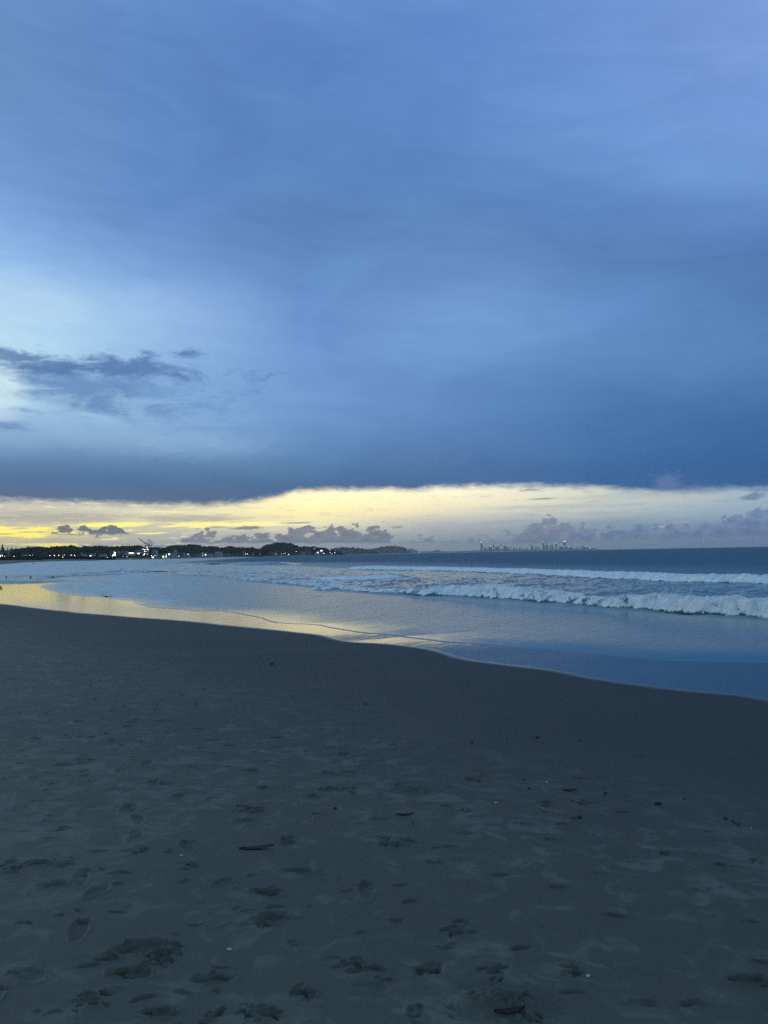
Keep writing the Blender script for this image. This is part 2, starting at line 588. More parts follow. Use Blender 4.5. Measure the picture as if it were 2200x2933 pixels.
def attrn(g, name):
    n = g.n.new('ShaderNodeAttribute')
    n.attribute_name = name
    return n.outputs['Fac']


def objco(g):
    return g.n.new('ShaderNodeTexCoord').outputs['Object']


def plain(name, col, rough=0.7, var=0.25, scale=3.0, spec=0.3):
    m, g, out = new_mat(name)
    n = g.noise(objco(g), scale, 5.0, 0.6)
    c = g.mix(1.0, tuple(col), g.ramp(n, [(0.25, 1 - var), (0.75, 1 + var)]), 'MULTIPLY')
    principled(g, out, c, rough, spec)
    return m


# ================================================================== haze
haze_me = bpy.data.meshes.new("haze")
bm = bmesh.new()
bmesh.ops.create_cube(bm, size=1.0)
HR = 26500.0
for v in bm.verts:
    v.co.x *= 2 * HR
    v.co.y *= 2 * HR
    v.co.z = 300.0 if v.co.z > 0 else -16.0
bm.to_mesh(haze_me)
bm.free()
hm, g, out = new_mat("haze_air")
pv = g.n.new('ShaderNodeVolumePrincipled')
pv.inputs['Color'].default_value = (0.86, 0.86, 0.86, 1)
pv.inputs['Density'].default_value = 3.4e-5
pv.inputs['Anisotropy'].default_value = 0.0
g.l.new(pv.outputs[0], out.inputs['Volume'])
haze = link("haze", haze_me, hm)
tag(haze, "pale evening sea haze over the bay", None, None, 'stuff')

# ================================================================== shore lines (metres, from where they show)
wet_px = [(2200, 2014), (2095, 1995), (1929, 1980), (1697, 1947), (1564, 1922), (1398, 1902), (1299, 1886), (1213, 1861), (1100, 1846), (981, 1838), (915, 1822),
          (796, 1808), (617, 1789), (464, 1775), (219, 1756), (0, 1731)]
far_shore = [(-37, 57), (-64, 82), (-118, 142), (-205, 290)] + [gD(0, 520), gD(40, 700), gD(80, 920), gD(150, 1300), gD(300, 1480), gD(450, 1680), gD(600, 2250),
             gD(740, 2500), (gD(950, 3300)), gD(1010, 7800), gD(1090, 9800), gD(1172, 11500), gD(1175, 13500), gD(1150, 18000), gD(1250, 19700), gD(1450, 20000),
             gD(1740, 20000), gD(1850, 21500), (9000, 26000)]
wet_pts = [(400, -900), (75, -80), (34, -22), (20, -4), (12.5, 6.0)] + catmull([gp(*p) for p in wet_px], 4) + far_shore
land_poly = wet_pts + [(9000, 60000), (-60000, 60000), (-60000, -60000), (400, -60000)]
swash_px = [(2330, 1920), (2200, 1905), (1990, 1903), (1829, 1897), (1604, 1873), (1500, 1866), (1385, 1857), (1290, 1850), (1213, 1842), (1100, 1825), (1040, 1822), (955, 1808), (888, 1794), (820, 1792), (762, 1786), (730, 1774),
            (696, 1766), (630, 1755), (560, 1754), (497, 1749), (440, 1746), (391, 1737), (361, 1725), (330, 1721), (285, 1715), (240, 1712), (190, 1708), (169, 1703), (140, 1697), (103, 1682), (112, 1676), (150, 1671),
            (90, 1669), (0, 1668)]
sw_pts = [(400, -860), (80, -70), (40, -16), (28, 2)] + catmull([gp(*p, -0.08 - 0.04 * min(max(abs(900 - p[0]) / 900, 0), 1)) for p in swash_px], 3) + [(-80, 92), (-128, 150), (-212, 295)] + far_shore[4:]
sw_land = sw_pts + [(9000, 60000), (-60000, 60000), (-60000, -60000), (400, -60000)]


def land_z(s):                            # beach height above the wet edge: flat foot, then a steady rise
    s = np.maximum(s, 0)
    return 3.2 * (1 - np.exp(-s * s / (s + 2.2) / 42.0))


def base_level(d, y=None):                # gentle fall of the flat wet shore (d metres seaward of the wet edge), steeper near by
    z = -0.24 * (1 - np.exp(-np.maximum(d, 0) / 26.0))
    if y is not None:
        z = z - 0.10 * (1 - np.exp(-np.maximum(d, 0) / 7.0)) * (1 - smooth(y, 24, 46))
    return z


def fields(X, Y):
    d = seg_dist(X, Y, wet_pts)
    s = np.where(inside(X, Y, land_poly), d, -d)          # + inland
    d2 = seg_dist(X, Y, sw_pts)
    q = np.where(inside(X, Y, sw_land), -d2, d2)          # + seaward of the swash edge
    return s, q


def polar(az_fine, daz, rs):
    fine = np.arange(-az_fine, az_fine + 1e-6, daz)
    coarse = np.arange(az_fine + 3, 360 - az_fine - 1, 4.0)
    az = np.radians(np.concatenate([fine, coarse]))
    R = np.asarray(rs)[:, None]
    return (R * np.sin(az)[None, :]), (R * np.cos(az)[None, :]), len(fine)


# ------------------------------------------------------------------ beach and sea bed: one sheet
dep = np.concatenate([np.arange(33.0, 9.0, -0.034), np.arange(9.0, 1.0, -0.04), np.arange(1.0, 0.1, -0.02)])
rs = np.concatenate([[0.15, 0.5, 0.9, 1.3, 1.7, 2.0, 2.3], 1.62 / np.tan(np.radians(dep))])
rs = np.concatenate([rs, np.geomspace(rs[-1] * 1.05, 26000, 60)])
X, Y, NF = polar(30.0, 0.052, rs)
NR, NC = X.shape
S, Q = fields(X, Y)
Z = np.where(S > 0, land_z(S), base_level(-S, Y))
Z = Z - np.where(Q > 3, np.minimum((Q - 3) * 0.03, 9.0), 0.0)
Rr = np.hypot(X, Y)
dry = smooth(S, 3.2, 7.5) * (1 - smooth(Rr, 120, 400))
# long low undulations and wind-worn relief
Z += smooth(S, 0.5, 6) * (0.022 * fbm(X * 0.35, Y * 0.35, 3, 0.5, 1) + 0.006 * dry * fbm(X * 1.7, Y * 1.7, 4, 0.55, 4))
near = Rr < 36
Xn, Yn, Sn, Rn = X[near], Y[near], S[near], Rr[near]
dn = dry[near]
dZ = 0.0016 * dn * fbm(Xn * 9, Yn * 9, 3, 0.6, 9)
crumb = fbm(Xn * 26, Yn * 26, 3, 0.6, 13)
crumbm = fbm(Xn * 13, Yn * 13, 3, 0.6, 16)
crumb2 = fbm(Xn * 60, Yn * 60, 2, 0.6, 19)
EYE_S = 2.5 - 0.85


def sand_point(px, py):                  # iterate onto the sloping sand
    z = 0.5
    for _ in range(12):
        p = on_plane(px, py, z)
        xs, ys = np.array([p.x]), np.array([p.y])
        s, q = fields(xs, ys)
        z = float(land_z(s)[0])
    return p.x, p.y, z


def local(x, y, a, rad):
    rr_, az_ = math.hypot(x, y), math.degrees(math.atan2(x, y))
    r0, r1 = np.searchsorted(rs, (rr_ - rad * 1.1, rr_ + rad * 1.1))
    da = math.degrees(rad * 1.1 / rr_)
    c0, c1 = max(int((az_ - da + 30.0) / 0.052), 0), min(int((az_ + da + 30.0) / 0.052) + 1, NF)
    r1 = min(r1, len(Xn) // NC)
    if c1 <= c0 or r1 <= r0:
        return np.zeros(0, int), 0, 0
    i = (np.arange(r0, r1)[:, None] * NC + np.arange(c0, c1)[None, :]).ravel()
    ux, uy = Xn[i] - x, Yn[i] - y
    c, s_ = math.cos(a), math.sin(a)
    return i, ux * c + uy * s_, -ux * s_ + uy * c


def footprint(x, y, a, L=0.27, W=0.10, dpt=0.022):
    i, u, v = local(x, y, a, 0.45)
    if not len(i):
        return
    wv = W * (0.5 + 0.10 * np.sin(u / L * 5.5))
    r = np.sqrt((u / (L * 0.5)) ** 2 + (v / wv) ** 2) + 0.22 * crumb[i]
    dent = -(1 - smooth(r, 0.72, 1.02)) * dpt
    rim = np.exp(-((r - 1.18) / 0.17) ** 2) * dpt * 0.42 * (0.6 + 1.2 * np.clip(gnoise(u * 9 + x * 7, v * 9 + y * 5, 3) + .4, 0, 1.4))
    dZ[i] += dent + rim + (1 - smooth(r, 0.7, 1.5)) * 0.35 * dpt * crumb[i]


def scuff(x, y, a, L=0.16, W=0.05, dpt=0.016):      # a short crescent scarp kicked up by a heel or paw
    i, u, v = local(x, y, a, 0.4)
    if not len(i):
        return
    cur = rng.uniform(-0.9, 1.1)
    vv = v + cur * u * u / L + 0.016 * crumbm[i] + 0.008 * crumb[i]
    k = np.exp(-(u / (L * 0.5)) ** 4) * (0.35 + smooth(crumbm[i], -.35, .35))
    dZ[i] += k * (-dpt * np.exp(-((vv + W * 0.3) / (W * 0.34)) ** 2) + 0.8 * dpt * np.exp(-((vv - W * 0.5) / (W * 0.5)) ** 2) * (1 + .8 * crumb[i]))


def fleck(x, y, L, W, dpt, a=0.0, cur=0.0):         # a small sharp pit with a little lip thrown up behind it
    i, u, v = local(x, y, a, L * 0.8 + W * 2)
    if not len(i):
        return
    vv = v + cur * u * u / L + 0.35 * W * crumb[i]
    k = np.exp(-(u / (L * 0.5)) ** 4)
    pit = 1 - smooth(np.abs(vv) / W, 0.30, 0.62)
    dZ[i] += k * (-dpt * pit + 0.55 * dpt * np.exp(-((vv - W * 0.95) / (W * 0.40)) ** 2))


def cluster(x, y, rx, ry, n, dpt):
    for _ in range(n):
        a_ = rng.uniform(0, 6.28)
        q = rng.random() ** .6
        fleck(x + rx * q * math.cos(a_), y + ry * q * math.sin(a_), rng.uniform(.025, .07), rng.uniform(.009, .018), dpt * rng.uniform(.5, 1.1), rng.normal(0.1, .45), rng.uniform(-.8, .8))


def churn(x, y, rx, ry, a, amp):                    # crumbled patch or small mound
    i, u, v = local(x, y, a, max(rx, ry) * 1.6)
    if not len(i):
        return
    r = np.sqrt((u / rx) ** 2 + (v / ry) ** 2) + 0.25 * crumb[i]
    k = 1 - smooth(r, 0.35, 1.1)
    dZ[i] += k * amp * (0.35 + 0.9 * np.abs(crumbm[i]) + 0.5 * crumb[i] + 0.22 * crumb2[i]) - np.exp(-((r - 1.1) / 0.2) ** 2) * amp * 0.18


# the marks one can pick out in the photograph
for (px, py, kind, sc, a) in [
    (1195, 2265, 'm', 1.0, 0), (230, 2180, 'c', 1.3, .5), (180, 2189, 'f', 1, .2), (950, 2256, 'c', 1.2, 0), (990, 2258, 'c', 1, 0), (765, 2253, 'c', .9, .2), (898, 2276, 'c', .7, .1),
    (716, 2204, 'f', .8, 0), (930, 2210, 'c', .8, .3), (610, 2284, 's', 1, .3), (690, 2316, 'c', .9, .2), (735, 2318, 'c', .7, .2), (700, 2347, 'f', .8, 0), (910, 2330, 's', 1, 0),
    (820, 2405, 'c', 1.0, -.3), (1120, 2415, 'c', 1.3, -.2), (1150, 2415, 'c', 1.0, -.2), (1290, 2427, 's', 1, 0), (395, 2430, 'c', .9, 0), (285, 2437, 's', 1.2, .2), (110, 2468, 'f', .9, .1), (35, 2474, 'c', .9, 0),
    (175, 2471, 'f', .9, .2), (340, 2497, 's', 1.3, .2), (540, 2480, 'c', .7, 0), (855, 2495, 'f', 1, .1), (155, 2530, 'f', .9, .8), (760, 2558, 'f', .9, -.2), (770, 2630, 'f', 1, .4), (755, 2640, 'c', .8, .3), (785, 2600, 's', 1, .2),
    (400, 2710, 'f', 1.4, .2), (320, 2740, 'c', .7, .4), (460, 2725, 'c', 1.1, .2), (470, 2740, 'c', 1.0, .2), (380, 2782, 'f', 1.1, -.1), (355, 2780, 'c', .7, 0), (255, 2762, 's', 1, .3), (610, 2800, 'f', 1.0, .3), (265, 2868, 'c', 1.0, .2),
    (410, 2855, 's', 1, .6), (715, 2900, 'c', 1.3, -.1), (630, 2895, 's', 1, 1.2), (455, 2895, 'f', .8, .2), (1435, 2870, 'm', 1.25, 0), (1500, 2885, 'c', 1.0, -.2), (1310, 2655, 'c', 1.1, -.1), (1225, 2775, 'f', .8, -.3),
    (1420, 2780, 'c', .9, -.1), (1490, 2715, 's', 1, .3), (1630, 2768, 's', .9, -.3), (1640, 2785, 'f', .5, 0), (1770, 2627, 's', 1.5, -.4), (2150, 2812, 'f', 1.1, -.2), (2190, 2758, 's', 1.1, 0), (1597, 2546, 's', .9, 0),
    (1435, 2510, 's', 1, .1), (1245, 2472, 'f', .5, 0), (1172, 2582, 's', .8, .3), (1000, 2760, 'c', .9, -.1), (1060, 2770, 's', 1.1, .3), (870, 2843, 'f', .6, 0), (1355, 2230, 'c', .8, .2), (1560, 2300, 'c', .8, 0), (1665, 2296, 'c', .9, -.1),
    (1780, 2325, 's', 1, 0), (1330, 2320, 'c', .7, 0), (1650, 2345, 's', .7, 0), (1485, 2360, 's', .9, 0), (1610, 2360, 's', .9, 0), (1580, 2404, 'f', .5, 0), (2165, 2470, 'c', .6, -.2), (1905, 2446, 'c', .5, 0), (1640, 2840, 's', 1.1, .1),
    (470, 2066, 'f', .9, 0), (445, 2034, 'f', .6, 0), (375, 2069, 'f', .6, 0), (265, 2112, 's', 1.1, .1), (225, 2067, 'f', .7, 0), (625, 2120, 'c', .8, 0), (790, 2114, 'f', .7, 0), (660, 2137, 's', 1, 0), (570, 2088, 's', .9, 0), (305, 2102, 's', 1, 0),
    (330, 1996, 's', .9, 0), (590, 1956, 's', 1, 0), (490, 1906, 's', .9, 0), (600, 1956, 's', .9, 0), (268, 1961, 's', 1, 0), (220, 1945, 's', 1, 0), (135, 2045, 's', 1, 0), (110, 2113, 'f', .8, 0), (350, 2135, 's', .9, 0), (520, 2150, 's', .8, 0),
    (150, 1860, 's', .8, 0), (250, 1935, 's', .7, 0), (395, 1955, 's', .8, 0), (160, 1908, 's', .8, 0), (60, 1970, 's', 1.1, 0), (1010, 2086, 's', .9, -.1), (925, 2090, 's', .7, 0), (1130, 2135, 'c', .5, 0)]:
    x, y, z = sand_point(px, py)
    fs = 0.72 + 0.025 * math.hypot(x, y)
    if kind == 'f':
        footprint(x, y, a + rng.normal(0, .1), 0.19 * sc, 0.095 * sc, 0.014)
        cluster(x, y, 0.09 * sc, 0.06 * sc, 4, 0.018)
    elif kind == 's':
        fleck(x, y, 0.12 * sc * fs, 0.024 * fs, 0.020 * fs, a, rng.uniform(-.5, .5))
    elif kind == 'c':
        churn(x, y, 0.10 * sc * fs, 0.085 * sc * fs, a, 0.010 * fs)
        cluster(x, y, 0.10 * sc * fs, 0.11 * sc * fs, int(10 * sc), 0.022)
    else:
        churn(x, y, 0.17 * sc, 0.11 * sc, a, 0.045)
# the rest of the trodden sand: small sharp flecks, crumbled heel marks, half worn prints
for k in range(2100):
    rr = 2.8 + 32 * rng.random() ** 0.9
    az = math.radians(rng.uniform(-29, 28))
    x, y = rr * math.sin(az), rr * math.cos(az)
    s, q = fields(np.array([x]), np.array([y]))
    if s[0] < 4.6 + 1.5 * rng.random() or (az > 0.08 and rng.random() < 0.55) or gnoise(np.array([x * .45]), np.array([y * .45]), 77)[0] < rng.uniform(-.6, .15):
        continue
    t = rng.random()
    far = 0.8 + 0.03 * rr
    if t < 0.66:
        fleck(x, y, rng.uniform(.03, .10) * far, rng.uniform(.009, .020) * far, rng.uniform(.008, .018) * far, rng.normal(.1, .4), rng.uniform(-.9, .9))
    elif t < 0.86:
        cluster(x, y, rng.uniform(.03, .09) * far, rng.uniform(.03, .08) * far, int(rng.integers(3, 7)), rng.uniform(.008, .016) * far)
    elif t < 0.93:
        footprint(x, y, rng.uniform(-.5, 1.6), rng.uniform(.12, .25), rng.uniform(.06, .10), rng.uniform(.004, .011))
    else:
        scuff(x, y, rng.uniform(-.5, .5), rng.uniform(.08, .16), rng.uniform(.03, .05), rng.uniform(.006, .014))
# two walking lines
for (p0, p1) in (((60, 2900), (620, 1850)), ((700, 2933), (250, 1900)), ((1300, 2933), (900, 2100))):
    a0, a1 = np.array(sand_point(*p0)[:2]), np.array(sand_point(*p1)[:2])
    Ld = np.hypot(*(a1 - a0))
    d_ = (a1 - a0) / Ld
    for j in range(int(Ld / 0.72)):
        pnt = a0 + d_ * (j * 0.72) + np.array([d_[1], -d_[0]]) * (0.11 if j % 2 else -0.11) + rng.normal(0, .04, 2)
        if rng.random() < .3:
            continue
        footprint(pnt[0], pnt[1], math.atan2(d_[1], d_[0]) + rng.normal(0, .1), 0.25, 0.09, 0.009)
        cluster(pnt[0] + d_[0] * .1, pnt[1] + d_[1] * .1, .05, .05, 3, 0.014)
# a few drag lines
for (p0, p1) in (((1420, 2615), (1640, 2680)), ((535, 2280), (720, 2330)), ((940, 2440), (1040, 2470)), ((1640, 2740), (1900, 2800)), ((80, 2560), (200, 2650))):
    a0, a1 = sand_point(*p0), sand_point(*p1)
    d = seg_dist(Xn, Yn, [a0[:2], a1[:2]])
    dZ -= 0.006 * np.exp(-(d / 0.012) ** 2) * (0.6 + crumb)
Z[near] += dZ
Z_near = Z[near].copy()
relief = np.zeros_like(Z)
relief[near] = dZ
V = np.stack([X, Y, Z], -1).reshape(-1, 3)
F = grid_faces(NR, NC, True)
sand_me = mesh_from("sand", V, F)
attr(sand_me, "inland", S)
attr(sand_me, "seaward", Q)
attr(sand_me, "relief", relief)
m, g, out = new_mat("beach_sand")
co = objco(g)
inl = attrn(g, "inland")
big = g.noise(co, 0.5, 4, 0.55)
wav = g.noise(g.xyz(g.mul(g.sep(co)[0], 0.25), g.mul(g.sep(co)[1], 0.25), 0.0), 1.0, 4, 0.5)
wet = g.step(g.add(inl, g.mul(g.sub(wav, 0.5), 0.5)), 0.75, -0.6)        # 1 = film of water left on the sand
damp = g.step(g.add(inl, g.mul(g.sub(big, 0.5), 3.0)), 13.0, 3.0)
grain = g.noise(co, 420, 2, 0.7)
grit = g.noise(co, 70, 3, 0.7)
col = g.mix(damp, (0.076, 0.079, 0.064), (0.034, 0.035, 0.029))
# paler crusts where the surface has dried
crx = g.noise(co, 4.0, 6, 0.62, 0.9)
cry = g.noise(co, 0.45, 2, 0.5)
patch = g.mul(g.step(g.add(crx, g.mul(g.sub(cry, 0.5), 0.25)), 0.48, 0.66), g.step(inl, 5.0, 8.5))
col = g.mix(g.mul(patch, 0.42), col, (0.145, 0.158, 0.134))
col = g.mix(1.0, col, g.ramp(grain, [(0.3, 0.82), (0.7, 1.18)]), 'MULTIPLY')
col = g.mix(1.0, col, g.ramp(grit, [(0.3, 0.90), (0.7, 1.10)]), 'MULTIPLY')
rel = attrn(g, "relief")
col = g.mix(g.mul(g.step(rel, -0.004, -0.014), 0.42), col, (0.030, 0.030, 0.025))      # shade painted into the prints: colour darkened where the relief dips
col = g.mix(wet, col, (0.030, 0.031, 0.030))
hb = g.add(g.mul(grain, 0.0010), g.mul(grit, 0.0022))
nb = bump(g, hb, g.step(wet, 0.0, 0.35, 0.9, 0.0), 1.0)
ca_, sa_ = math.cos(math.radians(28)), math.sin(math.radians(28))
ax_ = g.sub(g.mul(g.sep(co)[0], ca_), g.mul(g.sep(co)[1], sa_))
bx_ = g.add(g.mul(g.sep(co)[0], sa_), g.mul(g.sep(co)[1], ca_))
rp = g.noise(g.xyz(g.mul(ax_, 4.0), g.mul(bx_, 1.1), 0.0), 1.0, 4, 0.5)
nb = bump(g, g.mul(rp, 0.0032), g.step(wet, 0.5, 1.0, 0.0, 1.0), 1.0, nb)
rough = g.step(wet, 0.45, 0.95, 0.62, 0.06)
b = principled(g, out, col, rough, g.step(wet, 0.4, .95, 0.28, 0.5), 1.36, nb)
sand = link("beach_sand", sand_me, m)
sand.name = "sand"
tag(sand, "smooth grey damp beach sand with worn footprints", None, None, 'structure')

# ------------------------------------------------------------------ the sea: one sheet
dep = np.concatenate([np.arange(24.0, 5.0, -0.05), np.arange(5.0, 0.5, -0.022), np.arange(0.5, 0.04, -0.012)])
rs = 2.5 / np.tan(np.radians(dep))
rs = np.concatenate([rs, np.geomspace(rs[-1] * 1.03, 26000, 40)])
X, Y, NF = polar(31.0, 0.058, rs)
NR, NC = X.shape
S, Q = fields(X, Y)
Rr = np.hypot(X, Y)
front = (np.abs(np.arctan2(X, Y)) < math.radians(32))
film = smooth(Q, -0.12, 0.45)
edge_wob = 0.10 * fbm(X * 1.3, Y * 1.3, 3, 0.5, 41)
film = smooth(Q + edge_wob, -0.10, 0.35)
Z = base_level(-S, Y) - 0.018 + 0.024 * film


def line_w(px_pts, n=5):
    return catmull([gp(*p, -0.15 - 0.09 * min(max((p[0] - 900) / 600, 0), 1)) for p in px_pts], n)


inner_line = line_w([(2700, 1835), (2450, 1800), (2200, 1775), (2000, 1763), (1850, 1753), (1700, 1744), (1600, 1735), (1450, 1723), (1300, 1713), (1200, 1709), (1100, 1701), (1000, 1692), (850, 1675), (710, 1663), (600, 1650), (485, 1646), (330, 1642), (200, 1650), (90, 1664), (0, 1667), (-140, 1668)])
outer_line = line_w([(2700, 1700), (2450, 1686), (2200, 1675), (1950, 1670), (1740, 1660), (1500, 1646), (1300, 1637), (1250, 1635), (1010, 1630), (900, 1624), (775, 1617), (650, 1616), (480, 1612)])
dI = seg_dist(X, Y, inner_line)
dO = seg_dist(X, Y, outer_line)
polyI = inner_line + [(-300, 2000), (3000, 2000), (3000, -10)]
polyO = outer_line + [(-900, 6000), (6000, 6000), (6000, -10)]
inI, inO = inside(X, Y, polyI), inside(X, Y, polyO)
sI = np.where(inI, dI, -dI)               # + seaward of the inner breaker
sO = np.where(inO, dO, -dO)
# direction across the shore for stretched ripples
th = math.radians(28)
A = X * math.cos(th) - Y * math.sin(th)   # along shore-normal (roughly towards open sea)
Bc = X * math.sin(th) + Y * math.cos(th)  # along the shore
swz = smooth(Q, 0.5, 4) * (1 - smooth(sI, -1, 1))
chop = smooth(sI, -1.5, 1.5) * (1 - smooth(sO, 1, 6))
off = smooth(sO, 0, 6)
calm = np.clip(1 - smooth(sO, 6, 60), 0, 1) * smooth(sO, 0, 5)
nearw = 1 - smooth(Rr, 60, 130)
Z += swz * nearw * (0.006 * fbm(A * 2.6, Bc * 0.9, 3, 0.5, 51) + 0.004 * fbm(A * 6.0, Bc * 2.0, 2, 0.5, 55))
Z += chop * (1 - smooth(Rr, 120, 300)) * (0.24 * fbm(A * 0.36, Bc * 0.11, 3, 0.5, 61) + 0.075 * nearw * fbm(A * 1.7, Bc * 0.7, 3, 0.55, 66))
Z += off * (1 - smooth(Rr, 500, 1500)) * (0.16 * fbm(A * 0.07, Bc * 0.016, 2, 0.5, 71) + 0.07 * (1 - 0.6 * calm) * fbm(A * 0.3, Bc * 0.09, 3, 0.5, 75) * (1 - smooth(Rr, 160, 400)))
foam = np.zeros_like(Z)
# broken foam lace left behind by the breakers, densest in the left part of the surf
f1 = fbm(A * 0.9, Bc * 0.28, 4, 0.6, 81)
f2 = fbm(A * 3.0, Bc * 1.0, 3, 0.6, 86)
leftp = smooth(-X / np.maximum(Y, 1), -0.05, 0.12)
foam += chop * (0.08 + 0.20 * leftp + 0.35 * smooth(f1, -0.05, 0.4) * (0.35 + leftp) + 0.25 * np.clip(f2, 0, 1))
foam += smooth(sO, 4, 0) * 0
foam += swz * np.exp(-((Q - 0.6) / 0.8) ** 2) * 0.0
foam += off * np.exp(-(sO / 3.0) ** 2) * 0.3
swf = smooth(Q, 0.0, 0.7) * (1 - smooth(sI, -1, 1))
hand = swf * (0.05 + 0.42 * smooth(-X / np.maximum(Y, 1), 0.10, 0.36) + 0.30 * smooth(f1, 0.1, 0.6) * smooth(Rr, 25, 60))
foam += hand
silt = swz
V = np.stack([X, Y, Z], -1).reshape(-1, 3)
F = grid_faces(NR, NC, True)
# keep only faces seaward of the swash lip
keep = (Q.ravel() > -0.6)
F = F[keep[F].all(1)]
used = np.zeros(len(V), bool)
used[F] = True
idx = np.cumsum(used) - 1
water_me = mesh_from("water", V[used], idx[F])
for nm, arr in (("foam", foam), ("silt", silt), ("chop", chop), ("offshore", off), ("calm", calm), ("qedge", Q)):
    attr(water_me, nm, arr.ravel()[used])


def water_material(name, white=False):
    m, g, out = new_mat(name)
    co = objco(g)
    sx, sy, sz = g.sep(co)
    ca, sa = math.cos(th), math.sin(th)
    a = g.sub(g.mul(sx, ca), g.mul(sy, sa))
    bb = g.add(g.mul(sx, sa), g.mul(sy, ca))
    rip = g.noise(g.xyz(g.mul(a, 7.0), g.mul(bb, 2.6), sz), 1.0, 4, 0.55)
    rip2 = g.noise(g.xyz(g.mul(a, 1.1), g.mul(bb, 0.35), sz), 1.0, 5, 0.6)
    rip3 = g.noise(g.xyz(g.mul(a, 0.16), g.mul(bb, 0.03), sz), 1.0, 5, 0.6)
    fo, si, ch, of, cl = (attrn(g, k) for k in ("foam", "silt", "chop", "offshore", "calm"))
    h = g.add(g.mul(rip, g.mad(ch, 0.03, g.mad(si, 0.003, g.mul(of, 0.03)))),
              g.add(g.mul(rip2, g.mad(ch, 0.22, g.mad(si, 0.016, g.mul(of, g.mad(cl, -0.14, 0.30))))), g.mul(rip3, g.mul(of, g.mad(cl, -0.6, 1.3)))))
    rip4 = g.noise(g.xyz(g.mul(a, 0.42), g.mul(bb, 0.12), sz), 1.0, 4, 0.55)
    h = g.add(h, g.mul(rip4, g.mad(ch, 0.75, g.mul(si, 0.03))))
    nb = bump(g, h, 1.0, 1.0)
    col = g.mix(si, (0.022, 0.110, 0.140), (0.14, 0.155, 0.15))
    col = g.mix(g.mul(of, 0.85), col, (0.006, 0.052, 0.100))
    lace = g.noise(g.xyz(g.mul(a, 2.2), g.mul(bb, 0.8), sz), 1.0, 7, 0.68, 0.8)
    fm = g.m('MAXIMUM', g.mul(g.step(g.add(fo, g.mul(g.sub(lace, 0.5), 2.4)), 0.36, 0.70), 0.9), g.mul(fo, g.mad(si, 0.55, 0.25)))
    col = g.mix(fm, col, (0.72, 0.75, 0.77))
    rough = g.add(g.add(g.mad(si, 0.12, g.mad(ch, 0.05, 0.07)), g.mul(of, 0.42)), g.mul(g.mul(of, cl), -0.22))
    rough = g.mad(fm, 0.5, rough)
    principled(g, out, col, rough, 0.5, 1.333, nb)
    return m


water = link("water", water_me, water_material("sea_water"))
tag(water, "shallow dusk sea running up the beach to the horizon", None, None, 'structure')


# ------------------------------------------------------------------ breaking waves
def whitewater_material(name):
    m, g, out = new_mat(name)
    co = objco(g)
    fo = attrn(g, "foam")
    n1 = g.noise(co, 1.5, 9, 0.68, 0.7)
    n2 = g.noise(co, 14.0, 5, 0.7)
    fm = g.step(g.add(fo, g.add(g.mul(g.sub(n1, 0.5), 2.3), g.mul(g.sub(n2, 0.5), 0.9))), 0.32, 0.66)
    col = g.mix(fm, (0.015, 0.085, 0.110), g.mix(g.step(n1, 0.3, 0.7), (0.66, 0.72, 0.78), (0.96, 0.96, 0.95)))
    h = g.add(g.mul(n1, 0.42), g.mul(n2, 0.06))
    nb = bump(g, h, g.mad(fm, 0.6, 0.25), 1.0)
    principled(g, out, col, g.mad(fm, 0.65, 0.08), g.mad(fm, -0.3, 0.5), 1.333, nb)
    return m


ww_mat = whitewater_material("breaking_water")


def resample(pts, step):
    P = np.array(pts, float)
    d = np.concatenate([[0], np.cumsum(np.hypot(*np.diff(P, axis=0).T))])
    n = max(int(d[-1] / step), 8)
    t = np.linspace(0, d[-1], n)
    return np.stack([np.interp(t, d, P[:, 0]), np.interp(t, d, P[:, 1])], -1), t, d


